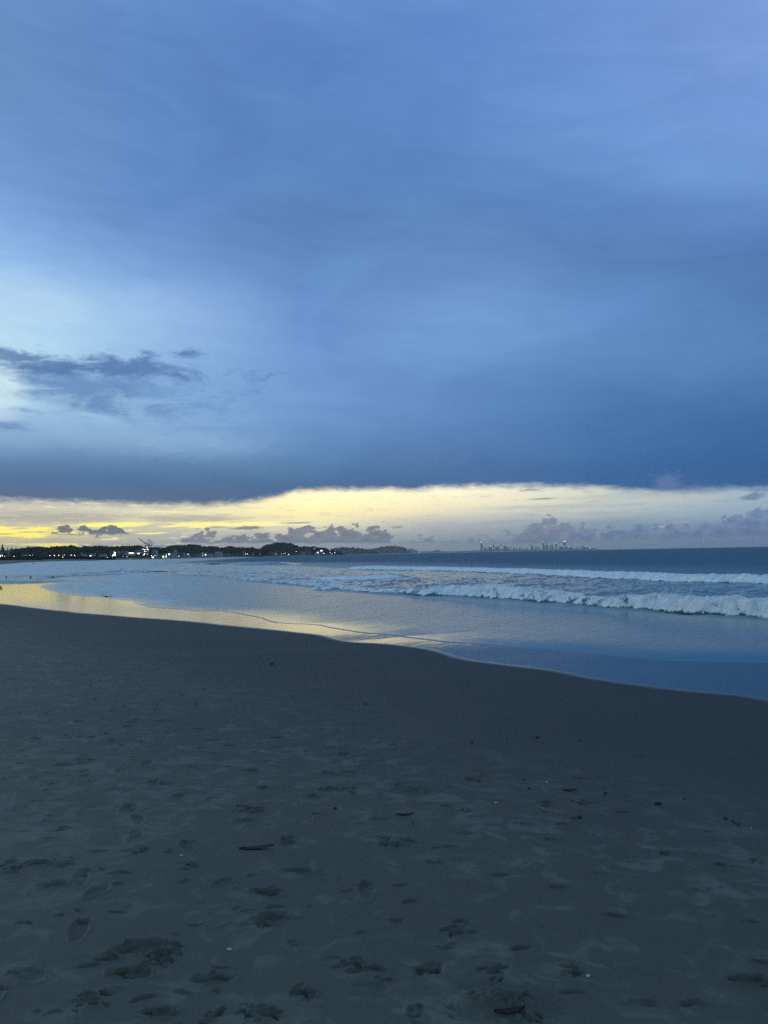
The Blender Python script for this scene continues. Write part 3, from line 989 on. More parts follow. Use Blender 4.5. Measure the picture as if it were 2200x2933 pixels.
def breaker(name, px_pts, hts, foams, depths, step, seed, label, rag=0.25, nt=64):
    """a breaker: toe line as seen in the photo, crest height / foam cover / width given along it"""
    toe = [gp(*p, -0.15 - 0.09 * min(max((p[0] - 900) / 600, 0), 1)) for p in px_pts]
    P, t, _ = resample(catmull(toe, 6), step)
    P2 = np.array(toe)
    # arclength of the control points
    ctl = np.array([np.argmin(((P - q) ** 2).sum(1)) for q in P2])
    tt = t[ctl]
    H = np.interp(t, tt, hts)
    FO = np.interp(t, tt, foams)
    DP = np.interp(t, tt, depths)
    T = np.gradient(P, axis=0)
    kw = 41 if step > 0.07 else 141
    k = np.ones(kw) / kw
    T = np.stack([np.convolve(np.pad(T[:, i], kw // 2, 'edge'), k, 'valid') for i in (0, 1)], -1)
    T /= np.linalg.norm(T, axis=1)[:, None]
    N = np.stack([T[:, 1], -T[:, 0]], -1)
    if (N[len(N) // 2] @ np.array([0.88, 0.47])) < 0:
        N = -N                                   # N points out to sea
    v = np.linspace(0, 1, nt) ** 1.35
    tg, vg = np.meshgrid(t, v, indexing='ij')
    env = 1 + rag * 1.6 * fbm(tg * 0.22, tg * 0 + seed, 3, 0.6, seed)
    lump = fbm(tg * 1.5, vg * 5, 4, 0.62, seed + 3)
    lump2 = fbm(tg * 5.0, vg * 15, 3, 0.6, seed + 9)
    rise = smooth(vg, 0.0, 0.20)
    fall = 1 - smooth(vg, 0.26, 1.0)
    prof = rise * fall
    fr = np.clip(FO[:, None], 0, 1)
    Zl = H[:, None] * prof * np.clip(env, .35, 1.8) + prof ** 0.5 * H[:, None] * fr * (0.50 * lump + 0.26 * lump2)
    wob = 0.22 * fbm(tg[:, :1] * 0.8, tg[:, :1] * 0 + 5.5 + seed, 4, 0.6, seed + 20)
    off_ = vg * DP[:, None] + wob * (1 - vg) + prof * fr * 0.16 * H[:, None] * lump2
    X = P[:, None, 0] + N[:, None, 0] * off_
    Y = P[:, None, 1] + N[:, None, 1] * off_
    S, Q = fields(X, Y)
    Zb = base_level(-S, Y) + 0.010
    end = smooth(tg, 0, 1.5) * (1 - smooth(tg, t[-1] - 1.5, t[-1]))
    Z = Zb + Zl * end - 0.05 * (1 - smooth(vg, 0, 0.04)) - 0.12 * smooth(vg, 0.9, 1.0) - 0.10 * (1 - end)
    cover = FO[:, None] * (0.10 + 1.0 * smooth(vg + 0.03 * fbm(tg * 1.2, tg * 0 + seed, 3, .6, seed + 50), 0.005, 0.065)) * (1 - smooth(vg, 0.50 , 0.95) * 0.8) + 0.16 * fbm(tg * 0.6, vg * 3, 3, 0.6, seed + 30)  # foam thinned at the toe, dark water colour standing in for the shadow line
    V = np.stack([X, Y, Z], -1).reshape(-1, 3)
    me = mesh_from(name, V, grid_faces(len(t), nt))
    attr(me, "foam", cover)
    o = link(name, me, ww_mat)
    tag(o, label, "wave", None, 'structure')
    return P, t, N, H, Zb[:, 0]


wv = breaker("breaking_wave",
        [(2420, 1796), (2200, 1774), (2000, 1762), (1850, 1752), (1700, 1743), (1600, 1734), (1450, 1722), (1300, 1712), (1200, 1708), (1100, 1701)],
        [0.62, 0.60, 0.58, 0.62, 0.40, 0.46, 0.55, 0.62, 0.50, 0.12],
        [0.82, 0.80, 0.74, 0.85, 0.48, 0.60, 0.66, 0.80, 0.62, 0.35],
        [5.0, 4.2, 3.4, 3.6, 3.2, 3.6, 4.0, 4.6, 4.5, 3.0], 0.045, 3, "white foaming breaker nearest the beach")
breaker("breaking_wave",
        [(1130, 1704), (1000, 1692), (850, 1675), (710, 1663), (600, 1650), (485, 1646)],
        [0.16, 0.22, 0.20, 0.16, 0.14, 0.08],
        [0.55, 0.62, 0.45, 0.40, 0.30, 0.2],
        [3.0, 3.0, 3.0, 3.0, 3.0, 2.5], 0.08, 13, "low dark wave front running left of the nearer breaker", 0.4, 40)
breaker("breaking_wave",
        [(2420, 1684), (2200, 1674), (1950, 1669), (1740, 1659), (1500, 1645), (1300, 1636), (1150, 1632), (1010, 1630), (960, 1628)],
        [0.55, 0.54, 0.50, 0.50, 0.46, 0.42, 0.44, 0.50, 0.12],
        [0.86, 0.88, 0.84, 0.86, 0.78, 0.76, 0.76, 0.74, 0.35],
        [8, 8, 8, 8, 8, 9, 10, 11, 9], 0.09, 23, "long white line of surf breaking farther out", 0.18, 56)
breaker("breaking_wave", [(1080, 1650), (1060, 1653), (1030, 1656), (1000, 1658), (965, 1655)], [0.15, 0.42, 0.30, 0.30, 0.1], [0.1, 0.35, 0.9, 0.95, 0.5], [5, 6, 6, 6, 5], 0.06, 33, "small peaking wave with a foam shoulder between the two surf lines", 0.3, 40)
breaker("breaking_wave", [(1170, 1668), (1140, 1668), (1100, 1667), (1085, 1666)], [0.04, 0.15, 0.14, 0.03], [0.1, 0.25, 0.15, 0.1], [5, 5, 5, 4], 0.06, 37, "dark unbroken hump of water between the two surf lines", 0.3, 30)
breaker("breaking_wave", [(790, 1615), (772, 1617), (755, 1616), (738, 1617), (722, 1616), (700, 1615)], [0.2, 0.8, 0.55, 0.8, 0.5, 0.2], [0.1, 0.15, 0.9, 0.2, 0.9, 0.6], [9, 10, 10, 10, 10, 9], 0.2, 43, "small twin-curled wave far out below the town", 0.2, 30)
breaker("breaking_wave", [(860, 1690), (920, 1686), (960, 1684), (1000, 1683)][::-1], [0.1, 0.25, 0.25, 0.1], [0.5, 0.9, 0.8, 0.3], [3, 3, 3, 3], 0.06, 47, "short foam patch behind the low dark wave front", 0.4, 30)
breaker("breaking_wave", [(-60, 1667), (0, 1667), (60, 1667), (130, 1666), (200, 1660), (270, 1654)], [0.20, 0.22, 0.22, 0.16, 0.12, 0.05], [0.2, 0.25, 0.25, 0.2, 0.2, 0.1], [5, 5, 5, 5, 5, 4], 0.12, 53, "low dark wave lapping the far left shore", 0.4, 30)
breaker("breaking_wave", [(-60, 1652), (0, 1652), (60, 1652), (150, 1652), (300, 1647), (400, 1643)], [0.15, 0.2, 0.2, 0.16, 0.16, 0.05], [0.3, 0.35, 0.3, 0.3, 0.2, 0.1], [6, 6, 6, 6, 6, 5], 0.15, 57, "second low wave behind the dark one at the far left shore", 0.4, 30)
breaker("breaking_wave", [(300, 1640), (345, 1637), (400, 1640), (480, 1637)], [0.1, 0.3, 0.2, 0.1], [0.2, 0.3, 0.3, 0.2], [9, 9, 9, 9], 0.2, 59, "small dark swell peak in the left part of the bay", 0.4, 30)
breaker("breaking_wave", [(520, 1616), (560, 1617), (590, 1617), (620, 1616)][::-1], [0.1, 0.35, 0.3, 0.1], [0.1, 0.1, 0.1, 0.1], [14, 14, 14, 14], 0.3, 61, "low dark swell far out in the left part of the bay", 0.4, 30)

# spray thrown up by the nearer breaker
bmv, bmf = [], []
P, t, N, H, Zb = wv
for k in range(2100):
    i = int(rng.integers(40, len(P) - 40))
    hot = math.exp(-((P[i, 0] / P[i, 1] - 0.345) / 0.02) ** 2) + 0.25 * math.exp(-((P[i, 0] / P[i, 1] - 0.07) / 0.02) ** 2)
    if rng.random() > 0.12 + hot:
        continue
    s_ = 0.008 + 0.018 * rng.random() ** 2
    zz = Zb[i] + H[i] * (0.95 + (0.30 + 0.5 * hot) * rng.random() ** 2)
    o_ = 0.5 + 1.2 * rng.random()
    c = np.array([P[i, 0] + N[i, 0] * o_, P[i, 1] + N[i, 1] * o_, zz])
    b0 = len(bmv)
    for q in ((1, 0, -.7), (-1, 0, -.7), (0, 1, .7), (0, -1, .7)):
        bmv.append(c + s_ * np.array(q))
    bmf += [(b0, b0 + 1, b0 + 2), (b0, b0 + 3, b0 + 1), (b0, b0 + 2, b0 + 3), (b0 + 1, b0 + 3, b0 + 2)]
spray_mat = plain("spray_white", (0.8, 0.83, 0.85), 0.5, 0.05)
tag(link("spray", mesh_from("spray", bmv, bmf), spray_mat), "fine spray above the nearer breaker", None, None, 'stuff')


# ================================================================== land behind the bay
ORD = ["first", "second", "third", "fourth", "fifth", "sixth", "seventh", "eighth", "ninth", "tenth", "eleventh", "twelfth", "thirteenth", "fourteenth", "fifteenth", "sixteenth",
       "seventeenth", "eighteenth", "nineteenth", "twentieth", "twenty-first", "twenty-second", "twenty-third", "twenty-fourth", "twenty-fifth", "twenty-sixth", "twenty-seventh",
       "twenty-eighth", "twenty-ninth", "thirtieth"]
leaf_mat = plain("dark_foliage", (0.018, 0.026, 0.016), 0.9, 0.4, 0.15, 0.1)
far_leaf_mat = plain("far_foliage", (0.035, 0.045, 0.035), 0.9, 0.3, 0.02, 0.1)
bark_mat = plain("bark", (0.07, 0.055, 0.045), 0.9)


def lumps(centres, radii, rnd, squash=0.8):
    """many small irregular eight-sided leaf clumps in one mesh"""
    n = len(centres)
    base = np.array([(1, 0, 0), (0, 1, 0), (-1, 0, 0), (0, -1, 0), (0, 0, 1), (0, 0, -1)], float)
    fc = np.array([(0, 1, 4), (1, 2, 4), (2, 3, 4), (3, 0, 4), (1, 0, 5), (2, 1, 5), (3, 2, 5), (0, 3, 5)])
    jit = 1 + rnd.uniform(-0.45, 0.45, (n, 6, 1))
    a = rnd.uniform(0, 6.28, n)
    R = np.zeros((n, 3, 3))
    R[:, 0, 0] = np.cos(a); R[:, 0, 1] = -np.sin(a); R[:, 1, 0] = np.sin(a); R[:, 1, 1] = np.cos(a); R[:, 2, 2] = 1
    V = (base[None] * jit) @ R.transpose(0, 2, 1) * np.asarray(radii)[:, None, None]
    V[:, :, 2] *= squash
    V += np.asarray(centres)[:, None, :]
    F = fc[None] + 6 * np.arange(n)[:, None, None]
    return V.reshape(-1, 3), F.reshape(-1, 3)


def ridge(name, label, D, prof, thick, mat, seed, rough=0.06, trees=0, tr=3.0, veg_label=None):
    px = np.array([p[0] for p in prof], float)
    top = np.array([at_depth(p[0], p[1], D).z for p in prof])
    n = int((px[-1] - px[0]) / 1.0) + 2
    pxs = np.linspace(px[0], px[-1], n)
    xs = np.array([at_depth(p, 1590, D).x for p in pxs])
    tops = np.interp(pxs, px, top)
    nv = 26
    v = np.linspace(-1, 1, nv)
    Xg, Vg = np.meshgrid(xs, v, indexing='ij')
    Yg = D + Vg * thick
    shape = np.clip(1 - np.abs(Vg) ** 2.2, 0, 1)
    wl = max(tops.max(), 10) * 1.5
    nz = fbm(Xg / wl, Yg / wl, 5, 0.55, seed)
    Zg = 1.5 + (tops[:, None] - 1.5) * shape * (1 + rough * nz)
    Zg[:, 0] = -2
    Zg[:, -1] = -2
    Zg[0, :] = -2
    Zg[-1, :] = -2
    V = np.stack([Xg, Yg, Zg], -1).reshape(-1, 3)
    o = link(name, mesh_from(name, V, grid_faces(n, nv)), mat)
    tag(o, label, None, None, 'structure')
    if trees:
        r2 = np.random.default_rng(seed)
        i = r2.integers(1, n - 1, trees)
        vv = -r2.random(trees) ** 1.4 * 0.85 + r2.random(trees) * 0.12
        cx = xs[i] + r2.normal(0, 2, trees)
        base = 1.5 + (tops[i] - 1.5) * np.clip(1 - np.abs(vv) ** 2.2, 0, 1)
        rad = tr * r2.uniform(0.5, 1.25, trees) * (0.75 + 0.6 * (fbm(cx / 30, cx * 0 + seed, 3) > 0.1))
        c = np.stack([cx, D + vv * thick, base + rad * 0.25], -1)
        V, F = lumps(c, rad, r2)
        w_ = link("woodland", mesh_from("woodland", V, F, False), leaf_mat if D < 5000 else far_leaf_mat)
        tag(w_, veg_label, None, None, 'stuff')
    return o


ridge("hills", "dark wooded hills behind the left end of town", 2000,
      [(-90, 1583), (0, 1586), (55, 1586), (66, 1582), (75, 1579), (90, 1573), (103, 1571), (118, 1572), (130, 1575), (136, 1577), (150, 1573), (170, 1572), (195, 1569), (205, 1568), (225, 1570), (245, 1570), (270, 1571), (300, 1569), (345, 1570), (370, 1570),
       (385, 1568), (400, 1568), (415, 1571), (440, 1573), (455, 1575), (470, 1580), (485, 1592)], 260, leaf_mat, 101, 0.05, 5200, 3.4, "trees covering the hills behind the left end of town")
ridge("hills", "wooded hill above the middle of the town", 2800,
      [(448, 1592), (455, 1583), (470, 1577), (490, 1573), (500, 1569), (520, 1567), (545, 1566), (560, 1564), (570, 1564), (578, 1568), (600, 1570), (640, 1573), (655, 1571), (670, 1570), (690, 1573), (720, 1571), (733, 1574), (742, 1577), (760, 1580), (775, 1592)],
      300, leaf_mat, 111, 0.05, 3600, 4.6, "trees covering the hill above the middle of town")
ridge("hills", "rounded dark hill with a rising back beyond the town", 3700,
      [(735, 1592), (745, 1578), (757, 1572), (770, 1565), (790, 1559), (808, 1556.5), (820, 1557), (832, 1560), (842, 1565), (860, 1569), (885, 1570), (910, 1570), (925, 1573), (945, 1578), (965, 1581), (985, 1590)],
      340, leaf_mat, 121, 0.04, 3400, 5.0, "trees covering the rounded hill beyond the town")
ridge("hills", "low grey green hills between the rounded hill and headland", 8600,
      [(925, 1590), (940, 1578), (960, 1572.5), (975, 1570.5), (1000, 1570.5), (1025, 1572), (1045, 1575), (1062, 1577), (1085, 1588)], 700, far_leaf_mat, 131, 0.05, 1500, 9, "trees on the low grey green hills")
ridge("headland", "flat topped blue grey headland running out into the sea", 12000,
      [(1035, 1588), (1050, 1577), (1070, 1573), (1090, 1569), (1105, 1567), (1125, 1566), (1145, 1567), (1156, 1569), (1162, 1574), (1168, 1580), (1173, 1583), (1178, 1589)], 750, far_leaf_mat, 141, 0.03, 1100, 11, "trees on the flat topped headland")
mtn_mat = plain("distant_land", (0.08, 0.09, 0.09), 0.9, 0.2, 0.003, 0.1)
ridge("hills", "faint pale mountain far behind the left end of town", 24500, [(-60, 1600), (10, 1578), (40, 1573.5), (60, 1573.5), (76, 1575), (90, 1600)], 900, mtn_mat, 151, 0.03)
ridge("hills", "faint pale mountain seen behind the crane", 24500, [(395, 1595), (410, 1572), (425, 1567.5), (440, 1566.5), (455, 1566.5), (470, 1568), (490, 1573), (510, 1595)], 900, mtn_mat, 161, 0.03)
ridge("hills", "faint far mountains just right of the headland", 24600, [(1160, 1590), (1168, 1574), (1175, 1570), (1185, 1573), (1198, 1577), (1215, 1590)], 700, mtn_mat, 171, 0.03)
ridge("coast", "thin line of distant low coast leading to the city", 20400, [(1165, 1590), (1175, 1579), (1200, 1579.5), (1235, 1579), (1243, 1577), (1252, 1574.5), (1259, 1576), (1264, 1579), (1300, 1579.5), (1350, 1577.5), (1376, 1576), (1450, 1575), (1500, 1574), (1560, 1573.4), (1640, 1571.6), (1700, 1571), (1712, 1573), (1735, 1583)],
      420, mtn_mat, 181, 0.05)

# dark scrub on the dune along the far left beach
r2 = np.random.default_rng(77)
n = 5200
pxr = r2.uniform(-60, 330, n)
Dd = r2.uniform(1500, 1640, n) - 200 * (pxr < 120) * r2.random(n)
cx = np.array([at_depth(p, 1590, d).x for p, d in zip(pxr, Dd)])
hh = 3.0 + r2.random(n) * (5.5 + 2.5 * fbm(pxr / 14, pxr * 0 + 3.3, 3)) * np.clip((340 - pxr) / 150, 0.25, 1)
V, F = lumps(np.stack([cx, Dd, hh], -1), r2.uniform(1.0, 2.6, n), r2, 1.0)
tag(link("dune_scrub", mesh_from("dune_scrub", V, F, False), leaf_mat), "dark scrub along the top of the far left beach", None, None, 'stuff')


def box_bm(bm, x0, x1, y0, y1, z0, z1):
    vs = [bm.verts.new(p) for p in ((x0, y0, z0), (x1, y0, z0), (x1, y1, z0), (x0, y1, z0), (x0, y0, z1), (x1, y0, z1), (x1, y1, z1), (x0, y1, z1))]
    for f in ((0, 3, 2, 1), (4, 5, 6, 7), (0, 1, 5, 4), (1, 2, 6, 5), (2, 3, 7, 6), (3, 0, 4, 7)):
        bm.faces.new([vs[i] for i in f])


def boxes(name, lst, mat, parent=None):
    me = bpy.data.meshes.new(name)
    bm = bmesh.new()
    for b in lst:
        box_bm(bm, *b)
    bm.to_mesh(me)
    bm.free()
    return link(name, me, mat, parent)


walls = [plain("render_pale", (0.42, 0.42, 0.40), 0.8, 0.1, 0.2), plain("render_cream", (0.34, 0.31, 0.26), 0.8, 0.1, 0.2), plain("render_grey", (0.20, 0.21, 0.22), 0.8, 0.1, 0.2)]
roof_m = plain("roof_metal", (0.18, 0.18, 0.19), 0.5, 0.2, 0.3)
glass_m = plain("window_glass", (0.03, 0.04, 0.05), 0.1, 0.1, 0.3, 0.6)


def emis(name, col, e):
    m, g, out = new_mat(name)
    n = g.n.new('ShaderNodeEmission')
    n.inputs[0].default_value = tuple(col) + (1,)
    n.inputs[1].default_value = e
    g.l.new(n.outputs[0], out.inputs[0])
    return m


lit_w = emis("lit_warm", (1.0, 0.78, 0.45), 6.0)
lit_c = emis("lit_cool", (0.9, 0.95, 1.0), 7.0)
lamp_w = emis("lamp_warm", (1.0, 0.86, 0.62), 8.0)
lamp_c = emis("lamp_cool", (0.93, 0.97, 1.0), 8.0)


def building(px0, px1, yt, D, floors, wm, label, roof='flat', lit=(), base=1.8, depth=None, name='apartment_building', cat='building', grp='buildings of the bayside town'):
    a, b = at_depth(px0, yt, D), at_depth(px1, yt, D)
    W, H = b.x - a.x, a.z - base
    dep_ = depth or max(10.0, min(W, 22.0))
    root = empty(name, ((a.x + b.x) / 2, D + dep_ / 2, base))
    root.rotation_euler.z = math.radians(random.uniform(-6, 6))
    tag(root, label, cat, grp)
    hw, hd = W / 2, dep_ / 2
    if roof == 'gable':
        Hw = H * 0.68
        boxes("wall", [(-hw, hw, -hd, hd, 0, Hw)], wm, root)
        me = bpy.data.meshes.new("roof")
        bm = bmesh.new()
        o = 0.5
        pts = [(-hw - o, -hd - o, Hw + .01), (hw + o, -hd - o, Hw + .01), (hw + o, hd + o, Hw + .01), (-hw - o, hd + o, Hw + .01), (-hw * .75, 0, H), (hw * .75, 0, H)]
        vs = [bm.verts.new(p) for p in pts]
        for f in ((0, 1, 5, 4), (2, 3, 4, 5), (1, 2, 5), (3, 0, 4), (3, 2, 1, 0)):
            bm.faces.new([vs[i] for i in f])
        bm.to_mesh(me)
        bm.free()
        link("roof", me, roof_m, root)
    else:
        Hw = H - 0.8
        boxes("wall", [(-hw, hw, -hd, hd, 0, Hw)], wm, root)
        lst = [(-hw - .25, hw + .25, -hd - .25, hd + .25, Hw + .003, H - .2)]
        if floors > 4:
            lst.append((-hw * .35, hw * .2, -hd * .4, hd * .4, H - .197, H + 2.2))
        boxes("roof", lst, roof_m, root)
    fh = Hw / floors
    nb = max(2, int(W / 3.6))
    bw = W / nb
    for f in range(floors):
        z0, z1 = f * fh + fh * .34, f * fh + fh * .86
        # one balcony slab and one run of glazing per storey
        boxes("window", [(-hw + k * bw + bw * .16, -hw + (k + 1) * bw - bw * .16, -hd - .04, -hd + .05, z0, z1) for k in range(nb)], glass_m, root)
        if floors > 3 and f:
            boxes("balcony", [(-hw + .4, hw - .4, -hd - 1.3, -hd - .002, f * fh - .12, f * fh + .12)], wm, root)
    for (f, k, warm) in lit:
        f = min(f, floors - 1)
        x0 = -hw + (k % nb) * bw
        boxes("lit_window", [(x0 + bw * .14, x0 + bw * .86, -hd - .06, -hd - .042, f * fh + fh * .32, f * fh + fh * .88)], lit_w if warm else lit_c, root)
    return root


B = building
B(-9, 3, 1580, 1560, 5, walls[2], "building hidden by the big pine at the far left edge", lit=((1, 1, 1), (2, 3, 1)))
B(14, 21, 1578, 1690, 6, walls[2], "left and lower of two dark apartment towers beside the tall pines", lit=((0, 1, 1),))
B(22, 29.5, 1576, 1690, 7, walls[1], "right and higher of two dark apartment towers beside the tall pines")
B(58, 79, 1588.5, 1660, 1, walls[0], "long low pavilion with a pale roof behind the dune scrub", roof='gable', name='pavilion', cat='pavilion')
B(231, 246, 1588, 1680, 2, walls[0], "low white house right of the row of beach lights", roof='gable', name='house', cat='house')
B(256, 269, 1584, 1700, 3, walls[1], "pale three storey block below the round treetop", lit=((1, 2, 1),))
B(284, 300, 1586, 1710, 2, walls[0], "wide white two storey house left of the apartment row", name='house', cat='house')
B(314.5, 322, 1579.5, 1760, 5, walls[2], "slim grey block at the left end of the apartment row")
B(322.8, 331.5, 1580, 1755, 5, walls[2], "apartment block with a bright lit stairwell", lit=((4, 1, 0), (3, 1, 0), (2, 1, 0), (2, 2, 0), (0, 0, 1), (0, 1, 1)))
B(333, 340, 1579, 1775, 5, walls[0], "pale apartment block right of the bright stairwell block", lit=((0, 1, 1),))
B(345.5, 353.5, 1578.5, 1770, 5, walls[2], "grey apartment block, first of a close pair in mid row", lit=((0, 0, 0),))
B(354.5, 364, 1580, 1765, 5, walls[1], "cream apartment block, second of a close pair in mid row", lit=((0, 2, 0),))
B(365, 383, 1582, 1780, 4, walls[0], "wide pale block with a long lit top floor", lit=((3, 1, 1), (3, 2, 1), (3, 3, 1), (3, 4, 1)))
B(385, 399, 1575.5, 1800, 6, walls[2], "broad grey block left of the unfinished tower", lit=((3, 2, 0), (3, 4, 1), (1, 3, 0)))
B(400, 408.5, 1571.5, 1820, 7, walls[1], "cream block just left of the unfinished tower", lit=((4, 2, 0), (2, 0, 1)))
B(435, 447.5, 1575, 1830, 7, walls[0], "pale apartment tower standing alone right of the crane", lit=((0, 0, 0),))
B(450, 470, 1585.5, 1850, 2, walls[1], "long low cream building right of the lone pale tower", lit=((0, 3, 1),))
B(472, 495, 1584.5, 1880, 2, walls[0], "long white seafront building left of the gabled hall", lit=((1, 2, 1), (0, 5, 0)))
B(497, 504.5, 1574.5, 1930, 5, walls[0], "narrow tall pale building with a pitched roof", roof='gable')
B(505.5, 524, 1583, 1940, 3, walls[2], "grey three storey block right of the narrow tall building")
B(525, 541, 1585, 1980, 2, walls[0], "low white house with a bright lamp at its end", roof='gable', name='house', cat='house')
B(556, 570, 1585.5, 2150, 2, walls[2], "small grey house below the high wooded crest", name='house', cat='house')
B(574, 590, 1582.5, 2200, 3, walls[1], "cream three storey block between two pairs of lights", lit=((1, 3, 1),))
B(592, 607, 1585, 2250, 2, walls[0], "white house right of the cream three storey block", name='house', cat='house')
B(615, 634, 1580.5, 2300, 3, walls[0], "large white house with a stepped pitched roof near mid bay", roof='gable', name='house', cat='house')
B(640, 656, 1585, 2350, 2, walls[2], "grey low house right of the large white house", name='house', cat='house')
B(695, 702, 1579.5, 2480, 4, walls[1], "small cream block above the paired bright lamps")
B(716, 730, 1584.5, 2600, 2, walls[0], "white house among the lights left of the rounded hill", name='house', cat='house')
B(752, 768, 1580, 3250, 3, walls[2], "grey block on the left foot of the rounded hill")
B(776, 790, 1583, 3220, 2, walls[0], "white house at the foot of the rounded hill", name='house', cat='house')
B(861, 874, 1578, 3300, 3, walls[1], "cream block on the slope right of the rounded hill")
B(876, 886, 1575, 3350, 4, walls[2], "grey block high on the slope right of the rounded hill")
B(904, 914, 1578, 3300, 4, walls[0], "white block among the lights at the right end of town", lit=((2, 2, 0),))
B(916, 924, 1575.5, 3400, 4, walls[0], "pale block on the crest at the right end of town", lit=((3, 1, 0), (3, 2, 0)))
B(960, 966, 1576, 8200, 6, walls[0], "first pale block at the foot of the low grey hills")
B(983, 988, 1575.5, 8250, 6, walls[0], "tall pale block at the foot of the low grey hills")
B(1005, 1014, 1580.5, 8300, 3, walls[1], "low cream block left of the headland")
B(1018, 1030, 1581, 8350, 3, walls[0], "long low white block nearest the headland")
B(900, 903, 1564.5, 3690, 3, walls[2], "tiny lookout tower on the saddle of the rounded hill", base=40, depth=6, name='lookout_tower', cat='tower')

# ------------------------------------------------------------------ the unfinished, brightly lit tower and its crane
conc = plain("raw_concrete", (0.22, 0.22, 0.21), 0.9, 0.2, 0.3)
steel = plain("crane_steel", (0.16, 0.14, 0.12), 0.5, 0.2, 0.5)
Dc = 1790
a, b = at_depth(410, 1566, Dc), at_depth(428, 1592, Dc)
W, H = b.x - a.x, a.z - 2.0
root = empty("unfinished_tower", ((a.x + b.x) / 2, Dc, 2.0))
tag(root, "unfinished floodlit tower of bare floor slabs under the crane", "building", "buildings of the bayside town")
nf = 6
fh = H / nf
for f in range(nf + 1):
    inset = 0 if f < 5 else W * .16
    boxes("floor_slab", [(-W / 2 + inset, W / 2 - inset, -8, 8, f * fh - .15, f * fh + .15)], conc, root)
for k in range(4):
    x = -W / 2 + 1.0 + k * (W - 2.0) / 3
    boxes("column", [(x - .3, x + .3, -7.5, -6.9, .153, (nf if k in (1, 2) else 5) * fh - .153)], conc, root)
boxes("lift_core", [(-2, 2.5, -2, 3, .153, H + 3)], conc, root)
for (px, py, big) in ((410, 1573, 1), (413.5, 1574, 1), (421, 1567, 1.3), (422.5, 1573, 1.5), (418, 1573.5, .8), (425, 1573.5, .8), (414, 1580, 1), (415.5, 1578, .8), (413, 1587.5, 1.5), (414.5, 1585.5, 1.2), (422, 1587, .8), (411.5, 1590.5, .8), (419, 1579, .7), (424, 1578, .6)):
    p = at_depth(px, py, Dc - 8.6)
    r = 0.40 * big
    x0, z0 = p.x - root.location.x, p.z - 2.0
    boxes("floodlight", [(x0 - r, x0 + r, -8.7, -8.4, z0 - r, z0 + r)], lamp_w if py > 1584 else lamp_c, root)


def lattice(bm, p0, p1, w_, n, t=0.22):
    p0, p1 = Vector(p0), Vector(p1)
    ax = (p1 - p0).normalized()
    s = ax.cross(Vector((0, 1, 0))).normalized()
    u = s.cross(ax).normalized()
    cs = [s * w_ + u * w_, -s * w_ + u * w_, -s * w_ - u * w_, s * w_ - u * w_]
    def strut(a, b, t=t):
        d = (b - a)
        L = d.length
        M_ = Matrix.Translation((a + b) / 2) @ d.to_track_quat('Z', 'Y').to_matrix().to_4x4() @ Matrix.Diagonal((t, t, L, 1))
        bmesh.ops.create_cube(bm, size=1.0, matrix=M_)
    for c in cs:
        strut(p0 + c, p1 + c)
    for i in range(n):
        a_, b_ = p0.lerp(p1, i / n), p0.lerp(p1, (i + 1) / n)
        for k in range(4):
            strut(a_ + cs[k], b_ + cs[(k + 1) % 4], t * .6)


cr = at_depth(423.5, 1562.5, Dc + 4)
tip = at_depth(394.5, 1541.5, Dc + 4)
root = empty("tower_crane", (cr.x, Dc + 12, 2.0))
tag(root, "tower crane with raised lattice jib above the unfinished tower", "crane")
zt = cr.z - 2.0
tx, tz = tip.x - cr.x, tip.z - 2.0
for nm, mk in (("mast", lambda bm: lattice(bm, (0, 0, 0), (0, 0, zt), 0.9, 16, .45)),
               ("jib", lambda bm: lattice(bm, (-1.5, 0, zt + .5), (tx, 0, tz), 0.55, 18, .5)),
               ("counter_jib", lambda bm: lattice(bm, (1.5, 0, zt + .5), (6.5, 0, zt + .2), 0.7, 4, .5))):
    me = bpy.data.meshes.new(nm)
    bm = bmesh.new()
    mk(bm)
    bm.to_mesh(me)
    bm.free()
    link(nm, me, steel, root)
boxes("cab", [(-1.4, 1.4, -1.6, 1.6, zt - 1.0, zt + 1.6)], steel, root)
boxes("counterweight", [(5.2, 7.4, -1.2, 1.2, zt - 1.4, zt + 1.2)], conc, root)
boxes("a_frame", [(.3, .8, -.3, .3, zt + 1.6, zt + 5.5)], steel, root)


# ------------------------------------------------------------------ lamps along the shore
def lamp_mesh(r):
    me = bpy.data.meshes.new("lamp_globe")
    bm = bmesh.new()
    bmesh.ops.create_icosphere(bm, subdivisions=2, radius=r)
    for v in bm.verts:
        v.co.z *= 0.7
    bm.to_mesh(me)
    bm.free()
    return me


